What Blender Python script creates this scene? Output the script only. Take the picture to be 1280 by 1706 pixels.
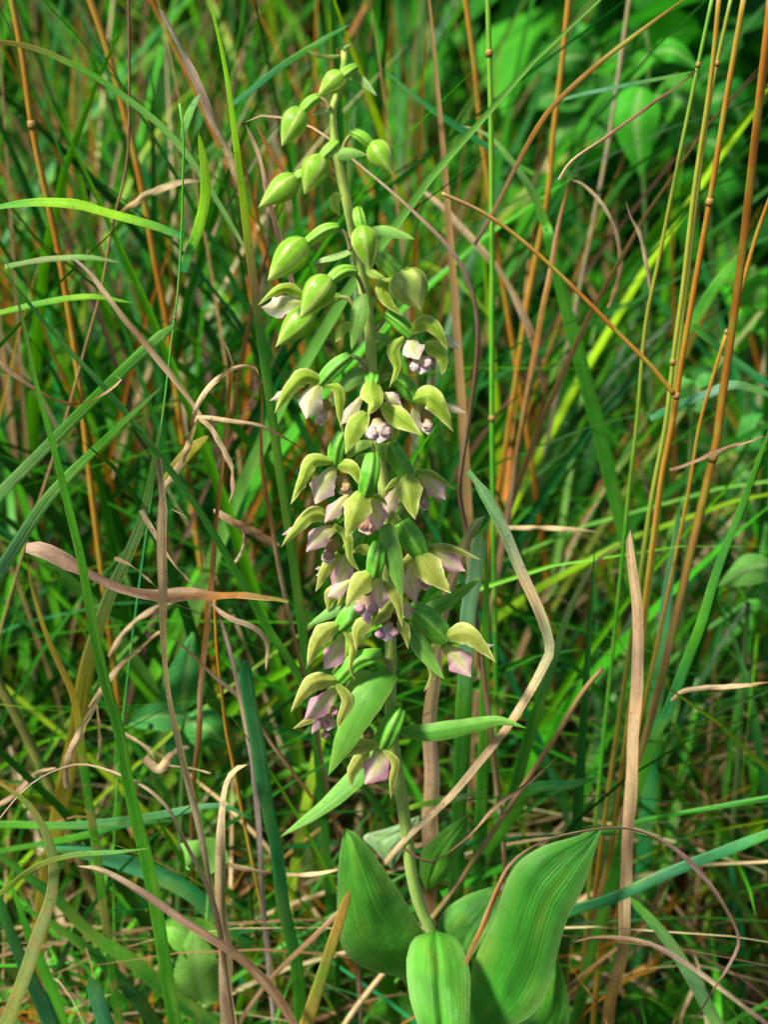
import bpy, math, random
import numpy as np
from mathutils import Vector, Matrix
from mathutils import noise as mnoise

for o in list(bpy.data.objects):
    bpy.data.objects.remove(o)
scene = bpy.context.scene
COL = scene.collection
R = math.radians
random.seed(7)
rng = np.random.default_rng(21)

# ------------------------------------------------------------------ camera
PITCH = R(25.0)
DIST = 0.42
FPX = 2705.0                       # focal length in pixels of the 1280 x 1706 photograph
AIM = Vector((0, 0, 0.28))
FWD = Vector((0, math.cos(PITCH), -math.sin(PITCH)))
UP = Vector((0, math.sin(PITCH), math.cos(PITCH)))
RIGHT = Vector((1, 0, 0))
CAM = AIM - FWD * DIST
cd = bpy.data.cameras.new('camera')
cam = bpy.data.objects.new('camera', cd)
COL.objects.link(cam)
cam.location = CAM
cam.rotation_euler = (math.pi / 2 - PITCH, 0, 0)
cd.sensor_fit = 'VERTICAL'
cd.sensor_height = 24.0
cd.lens = 24.0 * FPX / 1706.0
cd.clip_start = 0.02
cd.clip_end = 400
cd.dof.use_dof = True
cd.dof.focus_distance = 0.418
cd.dof.aperture_fstop = 9.0
scene.camera = cam

# ------------------------------------------------------------------ sky and sun
SUN_DIR = Vector((-0.50, -0.34, 0.80)).normalized()      # towards the sun
el = math.asin(SUN_DIR.z)
az = math.atan2(SUN_DIR.x, SUN_DIR.y)
w = bpy.data.worlds.new('World')
scene.world = w
w.use_nodes = True
nt = w.node_tree
nt.nodes.clear()
sky = nt.nodes.new('ShaderNodeTexSky')
sky.sky_type = 'NISHITA'
sky.sun_disc = False
sky.sun_elevation = el
sky.sun_rotation = az
bg = nt.nodes.new('ShaderNodeBackground')
bg.inputs['Strength'].default_value = 0.06
wo = nt.nodes.new('ShaderNodeOutputWorld')
nt.links.new(sky.outputs[0], bg.inputs[0])
nt.links.new(bg.outputs[0], wo.inputs[0])
sd = bpy.data.lights.new('sun', 'SUN')
sd.energy = 4.6
sd.angle = R(9)
sd.color = (1.0, 0.93, 0.80)
so = bpy.data.objects.new('sun', sd)
COL.objects.link(so)
so.rotation_euler = SUN_DIR.to_track_quat('Z', 'Y').to_euler()
scene.view_settings.view_transform = 'Standard'
scene.view_settings.look = 'None'
scene.view_settings.exposure = 1.0
scene.view_settings.gamma = 1.0
scene.cycles.max_bounces = 5
scene.cycles.diffuse_bounces = 2
scene.cycles.transmission_bounces = 3
scene.cycles.glossy_bounces = 2

# ------------------------------------------------------------------ from the photograph to the place
VIEWS = {'0': (0, 0, 1), '1': (400, 60, 3.048), '2': (400, 500, 2.909), '3': (440, 820, 2.843),
         '4': (440, 1250, 2.133), '5': (0, 0, 2.667), '6': (0, 560, 2.56), '7': (0, 1130, 2.133),
         'A': (700, 0, 2.207), 'B': (700, 560, 2.207), 'C': (700, 1100, 2.207),
         'D': (860, 30, 3.048), 'E': (1000, 430, 3.1036), 'G': (130, 980, 3.657)}


def at(px, py, y):
    """Point of the upright plane at distance y (metres behind the orchid) seen at a pixel."""
    d = FWD + RIGHT * ((px - 640) / FPX) + UP * ((853 - py) / FPX)
    return CAM + d * ((y - CAM.y) / d.y)


def mpp(p):
    """metres per photograph pixel at a point"""
    return (p - CAM).dot(FWD) / FPX


def pts(view, s, back=0.0):
    ox, oy, sc = VIEWS[view]
    out = []
    for q in s.split():
        c = q.split(',')
        d = float(c[2]) if len(c) > 2 else 0.0
        out.append(at(ox + float(c[0]) / sc, oy + float(c[1]) / sc, back - d * 0.001))
    return out


def spline(P, n):
    """Catmull-Rom through P, n+1 points even along its length"""
    P = [Vector(p) for p in P]
    if len(P) == 2:
        return [P[0].lerp(P[1], i / n) for i in range(n + 1)]
    Q = [P[0] * 2 - P[1]] + P + [P[-1] * 2 - P[-2]]
    dense = []
    for i in range(1, len(Q) - 2):
        a, b, c, d = Q[i - 1], Q[i], Q[i + 1], Q[i + 2]
        for k in range(16):
            t = k / 16
            dense.append(0.5 * ((2 * b) + (c - a) * t + (2 * a - 5 * b + 4 * c - d) * t * t + (3 * b - a - 3 * c + d) * t ** 3))
    dense.append(P[-1])
    L = [0.0]
    for i in range(1, len(dense)):
        L.append(L[-1] + (dense[i] - dense[i - 1]).length)
    out, j = [], 0
    for i in range(n + 1):
        s = L[-1] * i / n
        while j < len(L) - 2 and L[j + 1] < s:
            j += 1
        seg = L[j + 1] - L[j]
        out.append(dense[j].lerp(dense[j + 1], 0 if seg == 0 else (s - L[j]) / seg))
    return out


def tangents(C):
    n = len(C) - 1
    return [(C[min(i + 1, n)] - C[max(i - 1, 0)]).normalized() for i in range(n + 1)]


# ------------------------------------------------------------------ materials
def material(name, rough=0.5, transl=0.3, stripes=0.0, freq=60.0, bump=0.15, second=(0.35, 0.22, 0.10),
             grain=180.0, sheen=0.0, spec=0.4, speck=0.0, value=0.25, vein=(.45, .5, .25),
             fibre=(12.0, 9.0), fib=.3, midrib=0.0):
    m = bpy.data.materials.new(name)
    m.use_nodes = True
    nt = m.node_tree
    N, Lk = nt.nodes, nt.links
    N.clear()

    def node(t, **k):
        x = N.new(t)
        for a, b in k.items():
            setattr(x, a, b)
        return x

    def math_(op, a, b=None):
        x = node('ShaderNodeMath', operation=op)
        for i, v in enumerate((a, b)):
            if v is None:
                continue
            if isinstance(v, (int, float)):
                x.inputs[i].default_value = v
            else:
                Lk.new(v, x.inputs[i])
        return x.outputs[0]

    def mix(f, a, b, mode='MIX'):
        x = node('ShaderNodeMix', data_type='RGBA', blend_type=mode)
        for i, v in ((0, f), (6, a), (7, b)):
            if isinstance(v, (int, float)):
                x.inputs[i].default_value = v
            elif isinstance(v, tuple):
                x.inputs[i].default_value = (*v, 1)
            else:
                Lk.new(v, x.inputs[i])
        return x.outputs[2]

    def ramp(v, lo, hi):
        x = node('ShaderNodeMapRange', interpolation_type='SMOOTHSTEP')
        Lk.new(v, x.inputs[0])
        x.inputs[1].default_value, x.inputs[2].default_value = lo, hi
        return x.outputs[0]

    at_ = node('ShaderNodeAttribute', attribute_name='col')
    tc = node('ShaderNodeTexCoord')
    sep = node('ShaderNodeSeparateXYZ')
    Lk.new(tc.outputs['UV'], sep.inputs[0])
    n1 = node('ShaderNodeTexNoise')
    Lk.new(tc.outputs['Object'], n1.inputs['Vector'])
    n1.inputs['Scale'].default_value = grain
    n1.inputs['Detail'].default_value = 3
    n2 = node('ShaderNodeTexNoise')
    Lk.new(tc.outputs['Object'], n2.inputs['Vector'])
    n2.inputs['Scale'].default_value = grain * 6
    n2.inputs['Detail'].default_value = 1
    col = at_.outputs['Color']
    # light and dark of the tissue
    v = math_('MULTIPLY_ADD', n1.outputs[0], value * 2)
    v.node.inputs[2].default_value = 1 - value
    col = mix(1.0, col, v, 'MULTIPLY')
    # veins along the length
    ph = math_('MULTIPLY', sep.outputs[1], freq)
    ph = math_('ADD', ph, math_('MULTIPLY', n1.outputs[0], 1.5))
    st = math_('MULTIPLY_ADD', math_('SINE', ph), 0.5)
    st.node.inputs[2].default_value = 0.5
    # fibres: noise drawn out along the length
    oi = node('ShaderNodeObjectInfo')
    cx = node('ShaderNodeCombineXYZ')
    Lk.new(math_('MULTIPLY', sep.outputs[0], fibre[0]), cx.inputs[0])
    Lk.new(math_('MULTIPLY', sep.outputs[1], fibre[1]), cx.inputs[1])
    Lk.new(math_('MULTIPLY', oi.outputs['Random'], 50.0), cx.inputs[2])
    n3 = node('ShaderNodeTexNoise')
    Lk.new(cx.outputs[0], n3.inputs['Vector'])
    n3.inputs['Scale'].default_value = 1.0
    n3.inputs['Detail'].default_value = 4
    n3.inputs['Roughness'].default_value = .65
    fv = math_('MULTIPLY_ADD', n3.outputs[0], fib * 2)
    fv.node.inputs[2].default_value = 1 - fib
    col = mix(1.0, col, fv, 'MULTIPLY')
    if stripes:
        sv = math_('MULTIPLY', math_('POWER', st, 2.5), stripes)
        sv = math_('MULTIPLY', sv, ramp(n3.outputs[0], .25, .6))
        col = mix(sv, col, vein, 'MULTIPLY')
    if midrib:
        md = math_('ABSOLUTE', math_('SUBTRACT', sep.outputs[1], .5))
        mr = math_('MULTIPLY', math_('SUBTRACT', 1.0, ramp(md, .008, .035)), midrib)
        col = mix(mr, col, vein, 'MULTIPLY')
    # dying patches, as much of them as the alpha says
    mot = math_('MULTIPLY', ramp(n1.outputs[0], 0.48, 0.62), at_.outputs['Alpha'])
    col = mix(mot, col, second)
    if speck:
        sp = math_('MULTIPLY', ramp(n2.outputs[0], 0.66, 0.72), speck)
        col = mix(sp, col, (0.10, 0.045, 0.015))
    p = node('ShaderNodeBsdfPrincipled')
    if bump:
        b = node('ShaderNodeBump')
        b.inputs['Strength'].default_value = bump
        b.inputs['Distance'].default_value = 0.0004
        h = math_('ADD', math_('MULTIPLY', st, 0.6), math_('MULTIPLY', n2.outputs[0], 0.9))
        h = math_('ADD', h, math_('MULTIPLY', n3.outputs[0], 1.2))
        Lk.new(h, b.inputs['Height'])
        Lk.new(b.outputs[0], p.inputs['Normal'])
    Lk.new(col, p.inputs['Base Color'])
    p.inputs['Roughness'].default_value = rough
    p.inputs['Specular IOR Level'].default_value = spec
    p.inputs['Sheen Weight'].default_value = sheen
    out = node('ShaderNodeOutputMaterial')
    if transl:
        t = node('ShaderNodeBsdfTranslucent')
        Lk.new(mix(1.0, col, (1.25, 1.2, 0.7), 'MULTIPLY'), t.inputs[0])
        ms = node('ShaderNodeMixShader')
        ms.inputs[0].default_value = transl
        Lk.new(p.outputs[0], ms.inputs[1])
        Lk.new(t.outputs[0], ms.inputs[2])
        Lk.new(ms.outputs[0], out.inputs[0])
    else:
        Lk.new(p.outputs[0], out.inputs[0])
    return m


M = {
    'stem': material('orchid_stem', rough=0.6, transl=0.0, grain=500, sheen=0.2, value=0.25, bump=0.3, spec=.25, fibre=(90, 9)),
    'tepal': material('orchid_tepal', rough=0.38, transl=0.42, stripes=0.34, freq=95, grain=520, speck=0.7, value=0.34, spec=.35, bump=.4, vein=(.50, .62, .22), fibre=(3, 7), fib=.34, midrib=.75),
    'petal': material('orchid_petal', rough=0.40, transl=0.40, stripes=0.14, freq=80, grain=520, speck=0.2, value=0.22, spec=.35, bump=.35, vein=(.75, .62, .60), fibre=(3, 6), fib=.2, midrib=.4),
    'bud': material('orchid_bud', rough=0.34, transl=0.22, stripes=0.16, freq=70, grain=520, speck=0.5, value=0.3, spec=.35, bump=.16, vein=(.45, .66, .25), fibre=(3, 6), fib=.32, midrib=.3),
    'ovary': material('orchid_ovary', rough=0.42, transl=0.08, grain=500, value=0.4, spec=.4, fibre=(6, 24), fib=.4, bump=.4, speck=.2),
    'lip': material('orchid_lip', rough=0.4, transl=0.15, grain=600, value=0.2, spec=0.4, bump=.08),
    'bract': material('orchid_bract', rough=0.42, transl=0.32, stripes=0.3, freq=90, grain=300, speck=0.35, value=0.25, spec=.35, bump=.35, fibre=(4, 10), fib=.3, midrib=.4),
    'leaf': material('orchid_leaf', rough=0.42, transl=0.28, stripes=0.16, freq=260, grain=90, speck=0.25, bump=0.5, value=0.4, spec=.25, fibre=(5, 90), fib=.26),
    'grass': material('green_grass', rough=0.45, transl=0.40, stripes=0.4, freq=70, grain=160, speck=0.4, second=(0.42, 0.27, 0.08), spec=.35, bump=.3, fibre=(22, 6), fib=.42, midrib=.3),
    'dry': material('dry_grass', rough=0.7, transl=0.26, stripes=0.4, freq=70, grain=220, second=(0.26, 0.13, 0.05), speck=0.6, spec=0.15, value=0.35, bump=.4, vein=(.5, .38, .28), fibre=(26, 7), fib=.6),
    'stalk': material('grass_stalk', rough=0.42, transl=0.0, stripes=0.2, freq=60, grain=130, second=(0.20, 0.26, 0.03), value=0.4, spec=.35, fibre=(40, 8), fib=.55, bump=.2),
    'forb': material('broad_leaf', rough=0.6, transl=0.36, grain=70, value=0.4, spec=.12, fibre=(6, 6), fib=.25, bump=0),
    'fill': material('meadow_fill', rough=0.42, transl=0.30, grain=90, value=0.35, spec=.25, fibre=(10, 5), fib=.35, bump=0),
}


# ------------------------------------------------------------------ mesh building
def mesh_obj(name, V, F, mat, parent=None, uv=None, col=None, origin=None, smooth=True):
    if parent is not None:
        org = Vector(parent['_o'])
    else:
        org = Vector(origin) if origin is not None else Vector((0, 0, 0))
    me = bpy.data.meshes.new(name)
    me.from_pydata([tuple(Vector(v) - org) for v in V], [], F)
    if uv is not None:
        ul = me.uv_layers.new(name='UVMap')
        li = np.empty(len(me.loops), dtype=np.int32)
        me.loops.foreach_get('vertex_index', li)
        ul.data.foreach_set('uv', np.asarray(uv, dtype=np.float32)[li].ravel())
    ca = me.attributes.new('col', 'FLOAT_COLOR', 'POINT')
    ca.data.foreach_set('color', np.asarray(col, dtype=np.float32).ravel())
    if smooth:
        me.polygons.foreach_set('use_smooth', [True] * len(me.polygons))
    me.materials.append(M[mat])
    o = bpy.data.objects.new(name, me)
    COL.objects.link(o)
    if parent is not None:
        o.parent = parent
    else:
        o.location = org
    o['_o'] = tuple(org)
    return o


def empty(name, loc, parent=None):
    o = bpy.data.objects.new(name, None)
    COL.objects.link(o)
    o.empty_display_size = 0.01
    if parent is None:
        o.location = loc
        o['_o'] = tuple(loc)
    else:
        o.parent = parent
        o['_o'] = tuple(parent['_o'])
    return o


def tag(o, label, cat, group=None):
    o['label'] = label
    o['category'] = cat
    if group:
        o['group'] = group


def prof(t, b, m, p):
    if p == 2:                                     # petal: fan with an angled, slightly drawn tip
        if t < m:
            return b + (1 - b) * (t / m) ** .85
        s = (t - m) / (1 - m)
        return max(.03, 1 - s ** 1.12 * .97 - .03 * math.sin(math.pi * s))
    if t < m:
        return b + (1 - b) * math.sin(math.pi / 2 * t / m)
    s = (t - m) / (1 - m)
    if p >= 1:                                     # drawn out to a point
        return max(0.012, (1 - s) ** .92 * (1 + (p - 1) * s))
    return max(math.cos(math.pi / 2 * s), 0.0) ** p


PROF = {'sepal': (.40, .34, 1.22), 'petal': (.16, .62, 2), 'bract': (.55, .32, 1.6), 'blade': (.75, .55, .6),
        'strip': (.9, .5, .22), 'cut': (.95, .6, .04), 'leaf': (.4, .4, .7)}


def mixc(a, b, t):
    return tuple(a[i] * (1 - t) + b[i] * t for i in range(3))


def grad(stops, t):
    """stops: list of (t, rgb)"""
    if t <= stops[0][0]:
        return stops[0][1]
    for (a, ca), (b, cb) in zip(stops, stops[1:]):
        if t <= b:
            return mixc(ca, cb, (t - a) / (b - a))
    return stops[-1][1]


def ribbon(C, width, prf, roll=0.0, twist=0.0, cup=0.2, across=6, colf=None, wave=0.0, seed=0, keel=0.0, ruffle=0.0, bend=2.0, curl=0.0):
    """sheet along the centre line C; width in metres; roll turns the face away from the camera"""
    n = len(C) - 1
    T = tangents(C)
    V, uv, cl, F = [], [], [], []
    for i in range(n + 1):
        t = i / n
        face = (CAM - C[i]).normalized()
        N0 = (face - T[i] * face.dot(T[i]))
        if N0.length < 1e-4:
            N0 = T[i].orthogonal()
        N0.normalize()
        Nn = Matrix.Rotation(R(roll + twist * t + (curl * mnoise.noise(Vector((t * 7, seed * 4.3, 2.2))) if curl else 0)), 3, T[i]) @ N0
        S = T[i].cross(Nn).normalized()
        hw = 0.5 * width * (prf(t) if callable(prf) else prof(t, *PROF[prf]))
        if wave:
            hw *= 1 + wave * (mnoise.noise(Vector((seed * 3.1, t * 9, 0.5))) + .35 * mnoise.noise(Vector((seed * 5.1, t * 31, 0.5))))
        for j in range(across + 1):
            u = -1 + 2 * j / across
            e = 0.0
            if ruffle:
                e = ruffle * width * mnoise.noise(Vector((seed * 1.7 + (7 if u > 0 else 0), t * 5, 1.3))) * u * u
            off = -cup * hw * abs(u) ** bend + keel * hw * (1 - min(1, abs(u) * 3)) + e
            V.append(C[i] + S * (u * hw) + Nn * off)
            uv.append((t, 0.5 + 0.5 * u))
            cl.append(colf(t, u))
    k = across + 1
    for i in range(n):
        for j in range(across):
            F.append((i * k + j, i * k + j + 1, (i + 1) * k + j + 1, (i + 1) * k + j))
    return V, F, uv, cl


def tube(C, rad, sides=10, rib=0, ribamp=0.0, colf=None, cap=True):
    n = len(C) - 1
    T = tangents(C)
    ref = (CAM - C[0]).normalized()
    V, uv, cl, F = [], [], [], []
    for i in range(n + 1):
        a = ref - T[i] * ref.dot(T[i])
        a = a.normalized() if a.length > 1e-5 else T[i].orthogonal().normalized()
        ref = a
        b = T[i].cross(a)
        r = rad(i / n)
        for j in range(sides):
            th = 2 * math.pi * j / sides
            rr = r * (1 + (ribamp * math.cos(rib * th) if rib else 0))
            V.append(C[i] + a * (rr * math.cos(th)) + b * (rr * math.sin(th)))
            uv.append((i / n, j / sides))
            cl.append(colf(i / n, math.cos(rib * th) if rib else 0.0))
    for i in range(n):
        for j in range(sides):
            j2 = (j + 1) % sides
            F.append((i * sides + j, i * sides + j2, (i + 1) * sides + j2, (i + 1) * sides + j))
    if cap:
        for ring, flip in ((0, True), (n, False)):
            idx = [ring * sides + j for j in range(sides)]
            F.append(tuple(reversed(idx)) if flip else tuple(idx))
    return V, F, uv, cl


def add(name, geo, mat, parent=None, origin=None):
    V, F, uv, cl = geo
    return mesh_obj(name, V, F, mat, parent, uv, cl, origin)


# ------------------------------------------------------------------ ground
def build_ground():
    xs = [-80, -20, -6, -2] + list(np.linspace(-1, 1, 41)) + [2, 6, 20, 80]
    ys = [-80, -20, -6, -2] + list(np.linspace(-1, 3, 61)) + [6, 20, 80]
    V, F, cl = [], [], []
    for y in ys:
        for x in xs:
            z = 0.012 * mnoise.noise(Vector((x * 6, y * 6, 0))) - 0.006
            V.append((x, y, z))
            cl.append((*mixc((.030, .020, .011), (.06, .038, .02), random.random()), 0))
    nx = len(xs)
    for j in range(len(ys) - 1):
        for i in range(nx - 1):
            F.append((j * nx + i, j * nx + i + 1, (j + 1) * nx + i + 1, (j + 1) * nx + i))
    m = material('soil', rough=0.95, transl=0, bump=0.6, grain=60, value=0.5, spec=0.1)
    M['soil'] = m
    o = mesh_obj('ground', V, F, 'soil', uv=[(v[0], v[1]) for v in V], col=cl)
    o['kind'] = 'structure'


build_ground()

# ------------------------------------------------------------------ the orchid
BASE = Vector((at(735, 1640, 0.0).x + 0.004, 0.004, 0.0))
orchid = empty('orchid_plant', BASE)
tag(orchid, 'tall flowering orchid with green buds above drooping pale pink flowers and broad ribbed leaves', 'orchid')

GREEN_STEM = (.23, .33, .09)
stem_px = [(573, 84), (573, 112), (563, 155), (554, 181), (554, 208), (559, 240), (566, 283), (575, 322), (585, 365),
           (593, 408), (599, 447), (607, 487), (614, 526), (618, 572), (619, 618), (622, 660), (629, 747), (637, 790),
           (641, 840), (645, 920), (649, 1000), (651, 1087), (651, 1186), (656, 1242), (664, 1295), (671, 1340),
           (678, 1390), (685, 1447), (700, 1512), (718, 1550)]
stem_pts = [at(x, y, 0.0) for x, y in stem_px] + [at(728, 1600, 0.002), at(735, 1650, 0.004), BASE + Vector((0, 0, 0.03)), BASE - Vector((0, 0, .004))]
SC = spline(stem_pts, 150)


def stem_rad(t):
    px = [(0, 4.0), (.05, 6.5), (.1, 8.2), (.3, 9.8), (.55, 11.2), (.7, 11.6), (1, 12.5)]
    for (a, ra), (b, rb) in zip(px, px[1:]):
        if t <= b:
            return 0.000155 * (ra + (rb - ra) * (t - a) / (b - a))
    return 0.00195


add('stem', tube(SC, stem_rad, 16, 5, 0.03,
                 lambda t, c: (*grad([(0, (.40, .54, .09)), (.35, (.36, .48, .11)), (.6, (.24, .40, .06)), (1, (.16, .33, .04))], t), 0)), 'stem', orchid)


def stem_hairs():
    V, F, cl, uv = [], [], [], []
    T = tangents(SC)
    for k in range(5200):
        i = random.randrange(2, 118)
        c = SC[i].lerp(SC[i + 1], random.random())
        a = T[i].orthogonal().normalized()
        d = (Matrix.Rotation(random.random() * 6.283, 3, T[i]) @ a)
        r = stem_rad(i / 150) * 0.98
        L = random.uniform(.00018, .00042)
        s = T[i] * 0.00003
        b = c + d * r
        n = len(V)
        V += [b - s, b + s, b + d * L + T[i] * random.uniform(-.0001, .0001)]
        F.append((n, n + 1, n + 2))
        uv += [(0, 0)] * 3
        cl += [(.55, .62, .36, 0)] * 3
    o = mesh_obj('stem_hairs', V, F, 'bract', orchid, uv, cl)
    o['kind'] = 'stuff'


stem_hairs()

YG = (.44, .62, .06)          # yellow green of fresh sepals
OLV = (.44, .45, .11)         # older sepals lower on the spike
LIME = (.21, .46, .025)


def leaf_col(mid, edge, rib=None, base=None, a=0.0):
    def f(t, u):
        c = mixc(mid, edge, min(1, abs(u)) ** 2.2)
        if rib and abs(u) < .12:
            c = mixc(c, rib, .6)
        if base and t < .25:
            c = mixc(base, c, t / .25)
        return (*c, a)
    return f


_seed = [0]


def tepal(kind, view, s, w, parent, fresh, dz, roll=0, cup=.35, twist=0, pink=None):
    _seed[0] += 1
    C = spline(pts(view, s, -(dz - (0 if kind == 'sepal' else 2.2)) * .001), 20)
    wid = w / VIEWS[view][2] * mpp(C[8]) * (.88 if kind == 'sepal' else 1.0)
    jit = random.uniform(.9, 1.06)
    if kind == 'sepal':
        b = mixc(OLV, YG, fresh)
        b = tuple(c * jit for c in b)
        dark = mixc(b, mixc((.34, .30, .07), (.22, .42, .02), fresh), .7)
        lite = mixc(b, (.84, .86, .36), .8)

        def cf(t, u):
            a = abs(u)
            c = mixc(dark, b, min(1, a * 1.5))
            c = mixc(c, lite, max(0, (a - .58) / .42) ** 1.4)
            c = mixc(c, lite, max(0, t - .72) * 1.7)
            if t < .25:
                c = mixc((.30, .50, .06), c, .35 + t / .25 * .65)
            return (*c, 0)
        geo = ribbon(C, wid, 'sepal', roll, twist, cup * 1.3 + .05, 14, cf, .14, _seed[0], keel=.02, ruffle=.14, bend=1.15)
        return add('sepal', geo, 'tepal', parent)
    white = (.78, .70, .60)
    mauve = (.62, .22, .40)
    pk = (1 - fresh) if pink is None else pink
    edge = mixc(white, mauve, min(1, pk * 1.0))
    mid = mixc((.78, .76, .50), (.84, .64, .58), pk)
    green = (.46, .54, .10)

    def cf(t, u):
        a = abs(u)
        c = mixc(mid, edge, min(1, max(0, a * 1.3 - .1 + .5 * (t - .5))) ** 1.1)
        c = mixc(green, c, min(1, t / .55 * (.45 + a)))
        c = mixc(c, green, max(0, 1 - a / .16) * .65 * (1 - .6 * t))
        return (*c, 0)
    geo = ribbon(C, wid, 'petal', roll, twist, cup * 1.2, 14, cf, .14, _seed[0], keel=-.04, ruffle=.14, bend=1.2)
    return add('petal', geo, 'petal', parent)


def ovary(view, s, w, parent, dz, tone=(.10, .38, .02), name='ovary'):
    C = spline(pts(view, s, -dz * .001), 18)
    r = .5 * w / VIEWS[view][2] * mpp(C[9])
    hi = mixc(tone, (.42, .62, .16), .45)
    add(name, tube(C, lambda t: r * (.42 + .58 * math.sin(math.pi * min(1, .10 + t * .78)) ** .8), 30, 6, .10,
                   lambda t, c: (*mixc(tone, hi, max(0, c) ** 5 * .9), 0)), 'ovary', parent)


def pedicel(view, s, parent, dz, w=24):
    C = spline(pts(view, s, -dz * .001), 14)
    r = .5 * w / VIEWS[view][2] * mpp(C[7])
    add('pedicel', tube(C, lambda t: r * (1.0 - .15 * math.sin(math.pi * t)), 10, 0, 0,
                        lambda t, c: (*grad([(0, (.30, .26, .09)), (.5, (.26, .22, .07)), (1, (.24, .36, .08))], t), 0)), 'stem', parent)


def blob(V, F, uv, cl, c, ax, r, colour, seed, hollow=False, seg=14, rings=9, rough=.18):
    """wrinkled rounded boss; hollow leaves the side towards the camera open, as a cup"""
    ax = ax.normalized()
    a = ax.orthogonal().normalized()
    b = ax.cross(a)
    n0 = len(V)
    lo = 0.0 if not hollow else .42
    for i in range(rings + 1):
        ph = math.pi * (lo + (1 - lo) * i / rings)
        for j in range(seg):
            th = 2 * math.pi * j / seg
            d = a * (math.sin(ph) * math.cos(th)) + b * (math.sin(ph) * math.sin(th)) + ax * math.cos(ph)
            k = 1 + rough * mnoise.noise(d * 1.6 + Vector((seed, 0, 0))) + rough * .5 * mnoise.noise(d * 4 + Vector((seed, 4, 0)))
            V.append(c + (d - ax * d.dot(ax) * (0 if hollow else .5) + UP * d.dot(UP) * (0 if hollow else -.12)) * (r * k))
            uv.append((i / rings, j / seg))
            dark = 1.0
            cc = colour if not hollow else mixc(colour, (.10, .035, .02), .75)
            cl.append((*[x * dark for x in cc], 0))
    for i in range(rings):
        for j in range(seg):
            j2 = (j + 1) % seg
            F.append((n0 + i * seg + j, n0 + i * seg + j2, n0 + (i + 1) * seg + j2, n0 + (i + 1) * seg + j))


def lip(view, parent, dz, bosses, r, cup=None, cupr=0, colour=(.66, .46, .56), flap=None):
    """the flower's lip: a dark cup, two wrinkled bosses and a pointed flap"""
    V, F, uv, cl = [], [], [], []
    sc = VIEWS[view][2]
    colour = mixc(tuple(x * .8 for x in colour), (.42, .27, .16), .22)
    for k, s in enumerate(bosses.split()):
        c = pts(view, s, -dz * .001)[0]
        rr = .8 * r / sc * mpp(c)
        blob(V, F, uv, cl, c, CAM - c, rr, mixc(colour, (.5, .36, .22), .25 * (k % 2)), k * 5 + dz + r, rough=.5)
        blob(V, F, uv, cl, c + UP * rr * .8 + (FWD * rr * .6), CAM - c, rr * .72, mixc(colour, (.45, .30, .10), .55), k * 7 + dz, rough=.3)
    bs = [pts(view, q, -dz * .001)[0] for q in bosses.split()]
    mid = sum(bs, Vector()) / len(bs)
    rr = r / sc * mpp(mid)
    top = pts(view, cup, -dz * .001)[0] if cup else mid + UP * rr * 1.8
    C = spline([top - FWD * rr * .2, mid.lerp(top, .35) + FWD * rr * .1, mid + FWD * rr * .2, mid - UP * rr * 1.35 + FWD * rr * .1], 12)
    g = ribbon(C, rr * (3.0 if len(bs) > 1 else 1.9), lambda t: .35 + .65 * math.sin(math.pi * min(1, t * .62)) if t < .8 else max(.03, (1 - t) * 4.7), 0, 0, .25, 8,
               lambda t, u: (*mixc((.30, .24, .07), mixc(colour, (.74, .58, .56), .45), min(1, t * 1.6)), 0), .15, dz + r, ruffle=.1)
    n0 = len(V)
    V += g[0]
    F += [tuple(i + n0 for i in f) for f in g[1]]
    uv += g[2]
    cl += g[3]
    if cup:
        c = pts(view, cup, -dz * .001)[0]
        blob(V, F, uv, cl, c, (CAM - c).normalized() + Vector((0, 0, -.15)), cupr / sc * mpp(c) * (1 if len(bosses.split()) == 2 else .78), (.30, .21, .07), 3.3 + dz, hollow=len(bosses.split()) == 2, seg=20, rings=10, rough=.12)
    o = add('lip', (V, F, uv, cl), 'lip', parent)
    if flap:
        s, fw = flap
        C = spline(pts(view, s, -dz * .001), 10)
        cf = lambda t, u: (*mixc(colour, (.80, .60, .68), .4), 0)
        # the flap belongs to the lip mesh itself
        g = ribbon(C, fw / sc * mpp(C[5]), 'petal', 0, 0, .3, 6, cf, .1, dz, .05)
        bpy.data.meshes.remove(o.data)
        n = len(V)
        add('lip', (V + g[0], F + [tuple(i + n for i in f) for f in g[1]], uv + g[2], cl + g[3]), 'lip', parent)


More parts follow.
